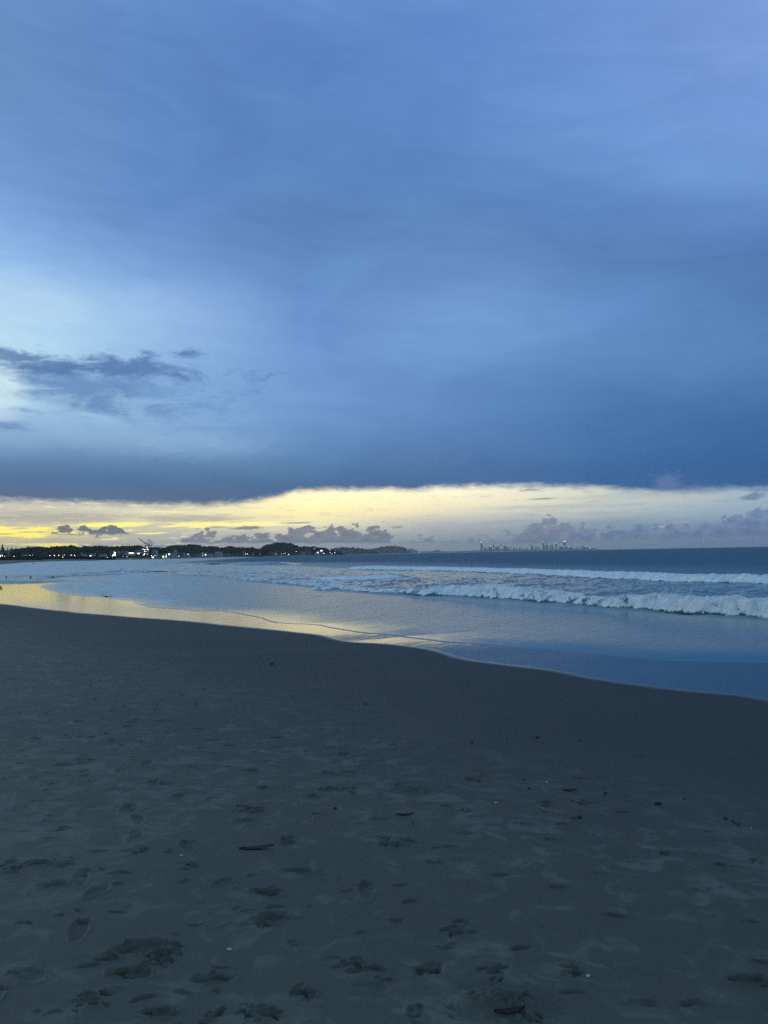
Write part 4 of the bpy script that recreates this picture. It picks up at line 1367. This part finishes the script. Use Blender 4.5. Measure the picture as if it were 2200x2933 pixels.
pole_m = plain("lamp_pole", (0.12, 0.12, 0.12), 0.5)
lamps = [(2, 1591.5, 2.1, 1, 1400, "bright lamp at the very left edge under the big pine"), (6.5, 1592, 1.6, 1, 1410, "lamp right beside the brightest one under the big pine"), (10, 1594, 1.4, 1, 1405, "lowest lamp of the cluster under the big pine"),
    (13.5, 1593.2, 1.3, 1, 1420, "right end lamp of the cluster under the big pine"), (40, 1593.7, 1.4, 0, 1430, "single lamp between the dark towers and the low pavilion"), (86.5, 1591, 1.7, 1, 1450, "larger lamp of the close pair right of the pavilion"),
    (93.5, 1590, 1.0, 1, 1450, "smaller lamp of the close pair right of the pavilion"), (143.5, 1591.3, 1.8, 1, 1480, "first and brightest lamp of the even row behind the scrub"), (156, 1591, 1.8, 1, 1480, "second lamp of the even row behind the scrub"),
    (168.5, 1591, 1.8, 1, 1480, "third lamp of the even row behind the scrub"), (184, 1589.5, 1.2, 0, 1500, "small lamp above the end of the even row"), (180, 1595, 1.5, 1, 1470, "low lamp below the end of the even row"),
    (204, 1589.8, 1.7, 0, 1500, "left lamp of the pair left of the white house"), (214, 1590.6, 1.8, 1, 1500, "right lamp of the pair left of the white house"), (234, 1584.5, 0.7, 0, 1660, "faint lamp above the low white house"),
    (307.5, 1597, 1.3, 1, 1500, "low lamp at the water edge left of the apartment row"), (322, 1594.6, 1.6, 1, 1550, "lamp at the foot of the bright stairwell block"), (320.5, 1596.5, 1.1, 1, 1545, "small lamp just below the stairwell block lamp"),
    (352.5, 1593.5, 0.9, 0, 1600, "dim lamp below the first block of the close pair"), (363.5, 1594, 1.1, 0, 1600, "lamp below the second block of the close pair"), (434, 1591.8, 2.0, 1, 1650, "left lamp of the bright pair below the lone pale tower"),
    (443.5, 1591.3, 1.7, 1, 1650, "right lamp of the bright pair below the lone pale tower"), (477, 1588, 1.6, 0, 1800, "lamp in front of the long white seafront building"), (512.5, 1592.9, 2.2, 0, 1850, "low bright lamp below the narrow tall building"),
    (539.5, 1587, 2.1, 0, 1950, "bright lamp at the end of the low white house"), (580.5, 1584.6, 1.6, 0, 2150, "upper lamp of a vertical pair by the cream block"), (580.5, 1591, 1.2, 0, 2080, "lower lamp of a vertical pair by the cream block"),
    (703.5, 1586.5, 2.6, 1, 2400, "left lamp of the brightest pair in mid bay"), (708.8, 1586.5, 2.6, 1, 2400, "right lamp of the brightest pair in mid bay"), (726, 1587, 1.3, 0, 2450, "small lamp right of the brightest pair"),
    (738, 1584.3, 1.9, 0, 2600, "lamp at the left foot of the rounded hill"), (745.5, 1587, 1.2, 0, 2500, "low small lamp at the left foot of the rounded hill"), (791, 1586.5, 2.2, 1, 3000, "lamp under the top of the rounded hill"),
    (806, 1585.5, 2.0, 0, 3050, "first of three small lamps right of the hill top"), (813, 1585.5, 1.8, 0, 3050, "second of three small lamps right of the hill top"), (817.5, 1585, 1.8, 0, 3050, "third of three small lamps right of the hill top"),
    (827, 1588, 3.0, 0, 2900, "large low lamp at the water below the rounded hill"), (848.7, 1580, 2.8, 0, 3200, "lamp half way up the slope of the rounded hill"), (900, 1571.6, 2.6, 0, 3350, "highest lamp near the lookout tower"),
    (920.5, 1577.8, 3.4, 0, 3150, "wide lamp in front of the pale block on the crest"), (906, 1584, 2.0, 1, 3100, "left of three lamps in front of the white block"), (911.5, 1583.8, 2.6, 0, 3100, "right of the lamps in front of the white block"),
    (928, 1584.8, 3.6, 0, 3100, "largest lamp at the right end of town"), (945, 1575.6, 2.4, 0, 3500, "upper left lamp of the last cluster of town"), (960.2, 1576.1, 2.0, 0, 3600, "upper right lamp of the last cluster of town"),
    (943, 1583.2, 2.0, 0, 3100, "lower left lamp of the last cluster of town"), (947, 1583, 2.2, 0, 3120, "lower middle lamp of the last cluster of town"), (951, 1586, 2.0, 0, 3050, "lowest lamp of the last cluster of town"),
    (958.7, 1583.4, 3.2, 0, 3100, "lower right bright lamp of the last cluster of town"), (983, 1574.6, 4.0, 0, 8150, "small lamp on the tall pale block by the grey hills"), (1171.5, 1578, 10, 0, 13800, "bright lamp just off the tip of the headland"),
    (1201.5, 1581.4, 11, 0, 15500, "bright low lamp on the water right of the headland"), (1466, 1577, 9, 0, 19300, "lamp on the water below the left part of the skyline")]
protos = {}
for (px, py, r, warm, D, lab) in lamps:
    p = at_depth(px, py, D)
    base = 0.2 if D > 12000 else 1.5
    root = empty("street_lamp", (p.x, D, base))
    tag(root, lab, "street lamp", "lights along the far shore")
    r = r * 0.31 if D < 6000 else r * .33
    h = max(p.z - base, 1.0)
    gl_ = link("lamp_globe", lamp_mesh(r), lamp_w if warm else lamp_c, root, (0, 0, h))
    boxes("pole", [(-.12, .12, -.12, .12, 0, h - r * .6)], pole_m, root)

# ------------------------------------------------------------------ far city skyline
sky_walls = [plain("tower_dark", (0.13, 0.14, 0.16), 0.4, 0.2, 0.02), plain("tower_mid", (0.12, 0.13, 0.14), 0.5, 0.2, 0.02), plain("tower_pale", (0.24, 0.24, 0.24), 0.6, 0.2, 0.02)]
city1 = [(1399, 1404, 1567, 1), (1404, 1408, 1564, 1), (1408, 1411.5, 1569, 2), (1412, 1416, 1560, 0), (1419, 1423.5, 1565, 1), (1424, 1431, 1565.5, 2), (1433.3, 1436.6, 1560, 0), (1442, 1450, 1564, 1), (1450.5, 1457, 1568, 2), (1460, 1463, 1567, 1),
         (1470, 1474, 1569, 2), (1477, 1481, 1571, 2), (1487, 1491.5, 1569, 1), (1385, 1391, 1569, 2), (1392, 1396, 1570.5, 2), (1498, 1502, 1570, 2), (1506, 1510, 1571, 1)]
city2 = [(1521, 1524.5, 1561, 0), (1524.6, 1528, 1564, 1), (1533, 1537, 1566, 1), (1541, 1545, 1568, 1), (1559, 1562, 1562, 1), (1563.5, 1566.5, 1555.5, 0), (1567, 1570, 1564, 1), (1574, 1577, 1562, 1), (1579.5, 1582.7, 1559, 0), (1584, 1586.5, 1567, 1),
         (1601, 1606, 1565, 1), (1606.5, 1612, 1566, 1), (1621, 1625, 1566, 1), (1637, 1641, 1567, 1), (1649, 1651.5, 1569, 1), (1653, 1656, 1568, 2), (1661, 1664, 1567, 1), (1667, 1671, 1563, 0), (1671.5, 1678, 1567.5, 1), (1686, 1689, 1570, 1), (1694, 1698, 1569.5, 1), (1702, 1705, 1569, 2)]


def tower(px0, px1, yt, wm, label, crown='plant', light=None, D=None, spire=0):
    D = D or random.uniform(20000, 20500)
    a, b = at_depth(px0, yt, D), at_depth(px1, yt, D)
    W, H = b.x - a.x, a.z - 2
    root = empty("skyscraper", ((a.x + b.x) / 2, D, 2))
    tag(root, label, "skyscraper", "towers of the far city skyline")
    hw = W / 2
    Hs = H * (0.93 if crown == 'step' else 1)
    boxes("shaft", [(-hw, hw, -hw, hw, 0, Hs)], sky_walls[wm], root)
    if crown == 'step':
        boxes("crown", [(-hw * .55, hw * .55, -hw * .6, hw * .6, Hs + .01, H)], sky_walls[wm], root)
    else:
        boxes("plant_room", [(-hw * .5, hw * .35, -hw * .4, hw * .4, Hs + .01, Hs + 4)], sky_walls[1], root)
    if spire:
        boxes("spire", [(-1.6, 1.6, -1.6, 1.6, H, H + spire)], lit_c, root)
    for (px, py, r) in (light or ()):
        p = at_depth(px, py, D - hw - 2)
        x = p.x - root.location.x
        boxes("roof_light", [(x - r, x + r, -hw - 3, -hw - .02, p.z - 2 - r * .7, p.z - 2 + r * .7)], lamp_c, root)
    return root


tower(1376.2, 1379.8, 1553.5, 0, "tallest left tower of the skyline with a lit slanting tip", 'step', ((1377, 1552.3, 3.0), (1379, 1554, 3.0)), 20000, 10)
tower(1379.9, 1383.2, 1559, 0, "lower half of the stepped left tower of the skyline", 'step', ((1382.8, 1574.8, 3.5),), 20010)
tower(1554, 1558, 1554, 0, "slim tower with a lamp on top at the left of the right hand cluster", 'step', ((1555.8, 1552.2, 3.5),), 20000)
tower(1591, 1595.3, 1556, 1, "tapering tower with a thin lit spire in the right hand cluster", 'step', None, 20000, 26)
tower(1614, 1620, 1551.5, 0, "tallest dark tower with a blazing lit crown", 'step', ((1617.6, 1550.7, 7.5), (1617.8, 1565, 4.5), (1618, 1574, 4.0)), 20000)
tower(1629.5, 1634, 1562.5, 0, "shorter tower with a bright lamp right of the tallest dark one", 'step', ((1630.3, 1564.3, 5.0), (1632, 1561.5, 2.5)), 20000)
tower(1679.5, 1683.5, 1566.5, 1, "low tower with a roof lamp near the right end of the skyline", 'plant', ((1681, 1565.6, 3.0),), 20000)
tower(1689, 1693, 1569.8, 1, "small tower with a bright lamp at the right end of the skyline", 'plant', ((1691, 1570.4, 5.0),), 20000)
lights1 = {1: ((1405.8, 1564, 4.5),), 3: ((1411.9, 1571.3, 3.5),), 6: ((1435.2, 1568, 4.5),)}
lights2 = {10: ((1601, 1574, 3.0), (1597, 1569, 3.0)), 15: None}
hts = {0: "dark", 1: "grey", 2: "pale"}
for i, (x0, x1, yt, c) in enumerate(sorted(city1)):
    k = [j for j, q in enumerate(city1) if q[0] == x0][0]
    tower(x0, x1, yt, c, f"{hts[c]} hazy tower, {ORD[i]} to the right of the stepped tower, left cluster of the skyline", 'step' if i % 3 == 0 else 'plant', lights1.get(k))
for i, (x0, x1, yt, c) in enumerate(city2):
    tower(x0, x1, yt, c, f"{hts[c]} hazy tower, {ORD[i]} unlit one from the left in the right cluster of the skyline", 'step' if i % 3 == 1 else 'plant', lights2.get(i))


# ------------------------------------------------------------------ trees one can tell apart
def norfolk_pine(px, yt, D, label, base=2.0, spread=0.16, sparse=False, seed=0):
    p = at_depth(px, yt, D)
    H = p.z - base
    root = empty("norfolk_pine", (p.x, D, base))
    tag(root, label, "tree", "tall pines at the left end of the beach")
    r3 = np.random.default_rng(seed)
    me = bpy.data.meshes.new("trunk")
    bm = bmesh.new()
    bmesh.ops.create_cone(bm, cap_ends=True, segments=7, radius1=H * .018, radius2=.08, depth=H, matrix=Matrix.Translation((0, 0, H / 2)))
    bm.to_mesh(me)
    bm.free()
    link("trunk", me, bark_mat, root)
    vs, fs = [], []
    tiers = 26 if not sparse else 17
    for t_ in range(tiers):
        f = t_ / tiers
        z = H * (0.12 + 0.86 * f)
        L = H * spread * (1 - f) ** 0.8 * (1.0 + r3.uniform(-.2, .2)) + .25
        for k in range(8):
            a = r3.uniform(0, 6.28)
            d = np.array([math.cos(a), math.sin(a), 0.0])
            s_ = np.array([-math.sin(a), math.cos(a), 0.0])
            for q in range(5):
                f0, f1 = q / 5, (q + 1) / 5
                wd = (0.22 if not sparse else .14) * L * (1.1 - f0) + .1
                c0 = d * L * f0 + np.array([0, 0, z - L * .10 * f0 + 0.25 * L * f0 * f0])
                c1 = d * L * f1 + np.array([0, 0, z - L * .10 * f1 + 0.25 * L * f1 * f1])
                b0 = len(vs)
                th_ = H * 0.012
                vs += [c0 - s_ * wd, c0 + s_ * wd, c1 + s_ * wd * .8, c1 - s_ * wd * .8, (c0 + c1) / 2 + np.array([0, 0, th_ * 1.8]), (c0 + c1) / 2 - np.array([0, 0, th_])]
                fs += [(b0, b0 + 1, b0 + 4), (b0 + 1, b0 + 2, b0 + 4), (b0 + 2, b0 + 3, b0 + 4), (b0 + 3, b0, b0 + 4), (b0 + 1, b0, b0 + 5), (b0 + 2, b0 + 1, b0 + 5), (b0 + 3, b0 + 2, b0 + 5), (b0, b0 + 3, b0 + 5)]
    link("crown", mesh_from("crown", vs, fs, False), leaf_mat, root)


def round_tree(px, yt, D, r, label, base, seed=0, n=420):
    p = at_depth(px, yt, D)
    H = p.z - base
    root = empty("broadleaf_tree", (p.x, D, base))
    tag(root, label, "tree", "single treetops standing above the hills")
    r3 = np.random.default_rng(seed)
    me = bpy.data.meshes.new("trunk")
    bm = bmesh.new()
    bmesh.ops.create_cone(bm, cap_ends=True, segments=7, radius1=.5, radius2=.25, depth=H * .8, matrix=Matrix.Translation((0, 0, H * .4)))
    bm.to_mesh(me)
    bm.free()
    link("trunk", me, bark_mat, root)
    v = r3.normal(size=(n, 3))
    v /= np.linalg.norm(v, axis=1)[:, None]
    rad = r * (0.35 + 0.65 * r3.random(n) ** .5) * (1 + .22 * np.sin(v[:, 0] * 5 + seed) * np.cos(v[:, 2] * 4))
    c = v * rad[:, None]
    c[:, 2] = c[:, 2] * .75 + H - r * .72
    V, F = lumps(c, r * r3.uniform(.08, .20, n), r3)
    link("crown", mesh_from("crown", V, F, False), leaf_mat, root)


norfolk_pine(7.3, 1558, 1600, "biggest dark pine at the far left edge of the beach", spread=.27, seed=1)
norfolk_pine(-4, 1566, 1610, "pine half cut by the left edge of the view", spread=.24, seed=2)
norfolk_pine(22.3, 1562.5, 1740, "thin sparse pine showing over the two dark towers", spread=.12, sparse=True, seed=3)
norfolk_pine(33.9, 1564.5, 1640, "narrow dark pine right of the two dark towers", spread=.17, seed=4)
norfolk_pine(44, 1573, 1640, "small pine right of the narrow dark pine", spread=.2, seed=5)
norfolk_pine(55, 1574.5, 1650, "last small pine before the low pavilion", spread=.22, seed=6)
for i, (px, yt, r, D, lab, base) in enumerate([
        (205, 1562.5, 9, 1960, "broad dark treetop on the first crest of the left hills", 22), (213, 1565, 5, 1960, "small tree just right of the broad crest treetop", 22), (243.5, 1563.5, 7, 1960, "round lollipop tree standing alone on the left hills", 20),
        (301, 1564.5, 6.5, 1960, "round tree on the hill crest above the apartment row", 20), (384, 1565, 8, 1960, "domed tree left of the crane on the hill crest", 20), (402, 1565.5, 7, 1960, "domed tree nearest the crane on the hill crest", 20),
        (563, 1561, 11, 2760, "high tree clump at the top of the middle hill", 26), (524, 1563.5, 8, 2760, "tree on the left shoulder of the middle hill", 24), (586, 1564, 4, 2760, "small narrow tree right of the highest clump on the middle hill", 22),
        (599, 1564, 4, 2760, "second small narrow tree on the middle hill", 22), (659, 1567, 9, 2760, "round tree on the right part of the middle hill", 18), (721, 1567.5, 10, 2760, "round tree at the right end of the middle hill", 18), (879, 1568, 8, 3650, "tree on the saddle right of the rounded hill", 26)]):
    round_tree(px, yt, D, r, lab, base, 200 + i)


# ================================================================== people
skin_m = plain("skin", (0.22, 0.12, 0.08), 0.6, 0.1)
cloth_m = plain("dark_cloth", (0.02, 0.02, 0.025), 0.85, 0.2)
hair_m = plain("hair", (0.02, 0.015, 0.012), 0.7, 0.2)


def skin_body(name, joints, edges, mat, parent, rootv=0, sub=1):
    me = bpy.data.meshes.new(name)
    me.from_pydata([j[:3] for j in joints], edges, [])
    o = link(name, me, mat, parent)
    md = o.modifiers.new("Skin", 'SKIN')
    md.use_smooth_shade = True
    for i, j in enumerate(joints):
        sv = me.skin_vertices[0].data[i]
        sv.radius = (j[3], j[4] if len(j) > 4 else j[3])
        sv.use_root = (i == rootv)
    sb = o.modifiers.new("Subdivision", 'SUBSURF')
    sb.levels = sb.render_levels = sub
    return o


def person(loc, rz, label, akimbo=True, h=1.74, shorts=True):
    root = empty("person", loc, rz)
    tag(root, label, "person")
    k = h / 1.74
    J = [(0, 0, .98, .15, .11), (0, 0, 1.12, .135, .10), (0, -.01, 1.32, .165, .115), (0, 0, 1.45, .10, .08), (0, 0, 1.53, .055), (0, -.01, 1.60, .075, .085), (0, -.01, 1.68, .078, .092), (0, -.005, 1.725, .05, .06)]
    E = [(0, 1), (1, 2), (2, 3), (3, 4), (4, 5), (5, 6), (6, 7)]
    for s_ in (-1, 1):
        b0 = len(J)
        if akimbo:
            J += [(s_ * .17, 0, 1.42, .058), (s_ * .30, .03, 1.27, .046), (s_ * .44, .07, 1.12, .040), (s_ * .32, -.02, 1.05, .036), (s_ * .20, -.09, 1.00, .027), (s_ * .15, -.13, .985, .032, .018), (s_ * .10, -.15, .96, .02, .012)]
        else:
            J += [(s_ * .17, 0, 1.42, .058), (s_ * .22, .01, 1.28, .047), (s_ * .25, .02, 1.12, .040), (s_ * .26, -.02, 1.00, .034), (s_ * .26, -.06, .88, .026), (s_ * .26, -.08, .82, .03, .018), (s_ * .25, -.09, .74, .018, .012)]
        E += [(3, b0)] + [(b0 + i, b0 + i + 1) for i in range(6)]
        b1 = len(J)
        st = 0 if akimbo else s_ * .14
        J += [(s_ * .095, 0, .86, .095), (s_ * .11, st * .4 - .01, .68, .078), (s_ * .115, st * .7 - .015, .49, .055), (s_ * .12, st + .01, .32, .055), (s_ * .12, st + .02, .09, .036), (s_ * .125, st - .03, .035, .035, .03), (s_ * .135, st - .15, .025, .036, .02)]
        E += [(0, b1)] + [(b1 + i, b1 + i + 1) for i in range(6)]
    J = [tuple(c * k for c in j) for j in J]
    body = skin_body("body", J, E, skin_m, root, 0, 2)
    S_ = [(0, 0, 1.03, .165, .125), (0, 0, .93, .165, .13)]
    Es = [(0, 1)]
    for s_ in (-1, 1):
        b0 = len(S_)
        st = 0 if akimbo else s_ * .14
        S_ += [(s_ * .10, 0, .83, .112), (s_ * .115, st * .4, .66, .105), (s_ * .115, st * .55, .56, .09)]
        Es += [(1, b0), (b0, b0 + 1), (b0 + 1, b0 + 2)]
    skin_body("shorts", [tuple(c * k for c in j) for j in S_], Es, cloth_m, root, 0, 1)
    me = bpy.data.meshes.new("hair")
    bm = bmesh.new()
    bmesh.ops.create_icosphere(bm, subdivisions=3, radius=.102 * k)
    for v in list(bm.verts):
        if v.co.z < -.02 * k and v.co.y < .02 * k:
            bm.verts.remove(v)
    for v in bm.verts:
        v.co = Vector((v.co.x * .88, v.co.y * 1.02 + .012 * k, v.co.z * 1.05 + 1.675 * k))
    bm.to_mesh(me)
    bm.free()
    link("hair", me, hair_m, root)
    return root


# bather at the left edge: only the bent elbow reaches into the frame
D0 = 41.0
el = at_depth(3.2, 1690, D0)
person((el.x - .42, D0, -0.10), 0.0, "person standing hands on hips at the left edge, only an elbow showing")
p = at_depth(93.1, 1608.5, 1080)
person((p.x, 1080, 0.4), .4, "tiny distant person walking on the far left beach, higher of two", False)
p = on_plane(95.5, 1616.5)
person((p.x, p.y, -.45), .2, "tiny distant person wading by the bright foam line, lower of two", False)
r_ = [(88, 1653, "swimmer with head and shoulders showing in the dark left wave"), (151.5, 1652.5, "swimmer farther right beyond the dark left wave"), (18.5, 1653.5, "swimmer nearest the left edge among the low waves")]
for px, py, lab in r_:
    p = on_plane(px, py)
    root = empty("person", (p.x, p.y, -.16))
    root.scale = (.72, .72, .72)
    tag(root, lab, "person", "swimmers in the left shallows")
    J = [(0, .55, -.30, .12), (0, .25, -.14, .15, .11), (0, 0, .06, .17, .11), (0, -.06, .20, .06), (0, -.08, .30, .085, .10), (0, -.08, .38, .07), (.20, -.02, .08, .06), (.42, -.12, -.02, .045), (.50, -.35, -.10, .035), (-.20, -.02, .08, .06), (-.42, -.12, -.02, .045), (-.50, -.35, -.10, .035)]
    E = [(0, 1), (1, 2), (2, 3), (3, 4), (4, 5), (2, 6), (6, 7), (7, 8), (2, 9), (9, 10), (10, 11)]
    skin_body("body", J, E, skin_m, root, 0, 1)
    me = bpy.data.meshes.new("hair")
    bm = bmesh.new()
    bmesh.ops.create_icosphere(bm, subdivisions=2, radius=.115)
    bmesh.ops.translate(bm, verts=bm.verts, vec=(0, -.05, .37))
    bm.to_mesh(me)
    bm.free()
    link("hair", me, hair_m, root)

# ================================================================== birds in flight
bird_m = plain("bird_plumage", (0.03, 0.03, 0.032), 0.8, 0.2, 6)


def wing_mesh(L, c, up, sweep, droop):
    n = 9
    vs, fs = [], []
    for i in range(n):
        f = i / (n - 1)
        x = L * f
        z = up * L * (f * 1.3 - droop * f * f)
        ch = c * (1 - f) ** .55 * (1 + .15 * math.sin(f * 9)) + .01
        y0 = -ch * .45 + sweep * f * f * L
        th_ = .012 * (1 - f) + .003
        vs += [(x, y0, z), (x, y0 + ch * .4, z + th_), (x, y0 + ch, z), (x, y0 + ch * .4, z - th_)]
    for i in range(n - 1):
        for k in range(4):
            a_, b_ = i * 4 + k, i * 4 + (k + 1) % 4
            fs.append((a_, b_, b_ + 4, a_ + 4))
    return vs, fs


def bird(px, py, D, rz, roll, L, up, label):
    p = at_depth(px, py, D)
    root = empty("seabird", p, rz)
    root.rotation_euler = (0, roll, rz)
    tag(root, label, "bird")
    k = L / .5
    J = [(0, .20 * k, .0, .012), (0, .10 * k, 0, .045 * k), (0, 0, 0, .062 * k), (0, -.10 * k, .01, .05 * k), (0, -.17 * k, .025 * k, .030 * k), (0, -.21 * k, .032 * k, .032 * k), (0, -.27 * k, .025 * k, .008)]
    skin_body("body", J, [(i, i + 1) for i in range(6)], bird_m, root, 2, 1)
    vs, fs = wing_mesh(L, .16 * k, up, .18, .9)
    for s_ in (1, -1):
        w_ = link("wing", mesh_from("wing", [(s_ * x, y, z) for x, y, z in vs], [f if s_ > 0 else f[::-1] for f in fs]), bird_m, root, (s_ * .03 * k, -.02 * k, .02 * k))
    t_ = mesh_from("tail", [(-.03 * k, .12 * k, .005), (.03 * k, .12 * k, .005), (.06 * k, .30 * k, 0), (-.06 * k, .30 * k, 0), (0, .2 * k, .02)], [(0, 1, 4), (1, 2, 4), (2, 3, 4), (3, 0, 4)])
    link("tail", t_, bird_m, root)


bird(1235, 1598, 62, math.radians(25), math.radians(-10), .30, -.35, "dark seabird flying low over the open sea beyond the surf")
bird(304, 1709, 30, math.radians(35), math.radians(12), .27, .12, "blurred dark seabird skimming the swash at the left")

# ================================================================== small things lying on the sand
leafbrown = plain("dead_leaf", (0.028, 0.012, 0.010), 0.6, 0.3, 20)
twig_m = plain("driftwood", (0.045, 0.035, 0.028), 0.9, 0.3, 30)
shell_m = plain("shell_white", (0.34, 0.33, 0.30), 0.5, 0.1, 40)
stone_m = plain("pebble_dark", (0.030, 0.029, 0.028), 0.7, 0.3, 40)


def on_sand(px, py):
    x, y, z = sand_point(px, py)
    i = np.argmin((Xn - x) ** 2 + (Yn - y) ** 2)
    return x, y, float(Z_near[i])


leaves = [(735, 2433, 0.23, .18, "largest red brown leaf lying on the sand in the lower left"), (1160, 2333, .14, 0.0, "straight dark leaf below the crumbled sand mound"), (1632, 2262, .13, -.05, "reddish leaf on the damp sand right of the middle"),
          (712, 2931, .0, 0, ""), (1460, 2905, .13, .15, "leaf tucked against the big sand mound at the bottom")]
for (px, py, L, a, lab) in leaves:
    if not L:
        continue
    x, y, z = on_sand(px, py)
    n = 14
    vs, fs = [], []
    for i in range(n):
        f = i / (n - 1)
        wd = L * .115 * math.sin(math.pi * min(f * 1.02, 1)) ** .8 + .0012
        zc = .004 + .010 * (f - .45) ** 2 * 4
        vs += [(L * (f - .5), -wd, zc + .006), (L * (f - .5), 0, zc), (L * (f - .5), wd, zc + .007), (L * (f - .5), 0, zc - .002)]
    for i in range(n - 1):
        for k in range(4):
            fs.append((i * 4 + k, i * 4 + (k + 1) % 4, (i + 1) * 4 + (k + 1) % 4, (i + 1) * 4 + k))
    o = link("fallen_leaf", mesh_from("fallen_leaf", vs, fs), leafbrown, None, (x, y, z - .002))
    o.rotation_euler.z = a
    tag(o, lab, "leaf", "dead leaves on the sand")


def pebble(px, py, r, mat, name, cat, lab, grp, flat=.6, seed=0):
    x, y, z = on_sand(px, py)
    me = bpy.data.meshes.new(name)
    bm = bmesh.new()
    bmesh.ops.create_icosphere(bm, subdivisions=3, radius=r * .6)
    r3 = np.random.default_rng(seed)
    ph = r3.uniform(0, 6, 4)
    for v in bm.verts:
        d = v.co.normalized()
        v.co *= 1 + .18 * math.sin(3 * d.x + ph[0]) + .12 * math.sin(5 * d.y + ph[1]) + .08 * math.sin(7 * d.z + ph[2])
        v.co.z *= flat
        v.co.x *= 1.25
    for f in bm.faces:
        f.smooth = True
    bm.to_mesh(me)
    bm.free()
    o = link(name, me, mat, None, (x, y, z + r * flat * .45))
    o.rotation_euler.z = ph[3]
    tag(o, lab, cat, grp)


g1 = "pebbles and lumps scattered on the beach"
for i, (px, py, r, lab) in enumerate([(1885, 2300, .035, "largest dark pebble at the right on the smooth sand"), (1540, 2112, .035, "small dark pebble with a pointed end on the smooth sand"), (1352, 2127, .026, "dark pebble alone in the middle of the smooth sand"),
        (1452, 2114, .018, "tiny pebble between two darker ones on the smooth sand"), (1662, 2121, .018, "tiny pebble right of the pointed one"), (1047, 2017, .035, "dark pebble high on the smooth sand near the centre"), (778, 1902, .055, "dark lump high on the smooth sand left of centre"),
        (1515, 2256, .02, "dark crumb left of the reddish leaf"), (1500, 2229, .018, "small dark crumb above and left of the reddish leaf"), (1732, 2269, .028, "squat dark pebble right of the reddish leaf"), (1850, 2309, .012, "tiny pebble left of the largest dark one"),
        (1960, 2286, .018, "small pebble upper right of the largest dark one"), (2078, 2344, .02, "dark pebble beside the twig at the right"), (1660, 2341, .03, "round dark pebble below the double sand lump"), (1183, 2360, .014, "dark crumb below the straight dark leaf"), (960, 2313, .02, "dark crumb left of the white specks near mid frame")]):
    pebble(px, py, r, stone_m, "pebble", "pebble", lab, g1, .6, i)
for i, (px, py, r, lab) in enumerate([(657, 2718, .016, "bright white shell chip in the lower left"), (1685, 2796, .015, "dull white shell at the lower right"), (1567, 2238, .02, "pale shell chip beside the damp sand's small crumbs"), (1088, 2329, .008, "tiny white shell fleck left of the straight dark leaf"),
        (1421, 2299, .018, "pale shell fragment propped by a small scarp"), (520, 2453, .016, "pale elongated shell fragment left of the largest leaf"), (2152, 2371, .010, "tiny pale shell fleck right of the twig")]):
    pebble(px, py, r, shell_m, "shell_fragment", "shell", lab, "shell fragments on the beach", .5, 50 + i)
for (p0, p1, lab) in (((2096, 2350), (2126, 2372), "short crooked dark twig at the right edge of the beach"),):
    a0, a1 = Vector(on_sand(*p0)), Vector(on_sand(*p1))
    d = a1 - a0
    J = [tuple(a0 - a0 + d * f + Vector((0, .02 * math.sin(f * 9), .010))) + (.007 * (1.2 - f),) for f in (0, .25, .5, .75, 1)] + [tuple(d * .5 + Vector((.05, .05, .02))) + (.004,)]
    root = skin_body("twig", J, [(0, 1), (1, 2), (2, 3), (3, 4), (2, 5)], twig_m, None, 0, 1)
    root.location = a0
    tag(root, lab, "twig")
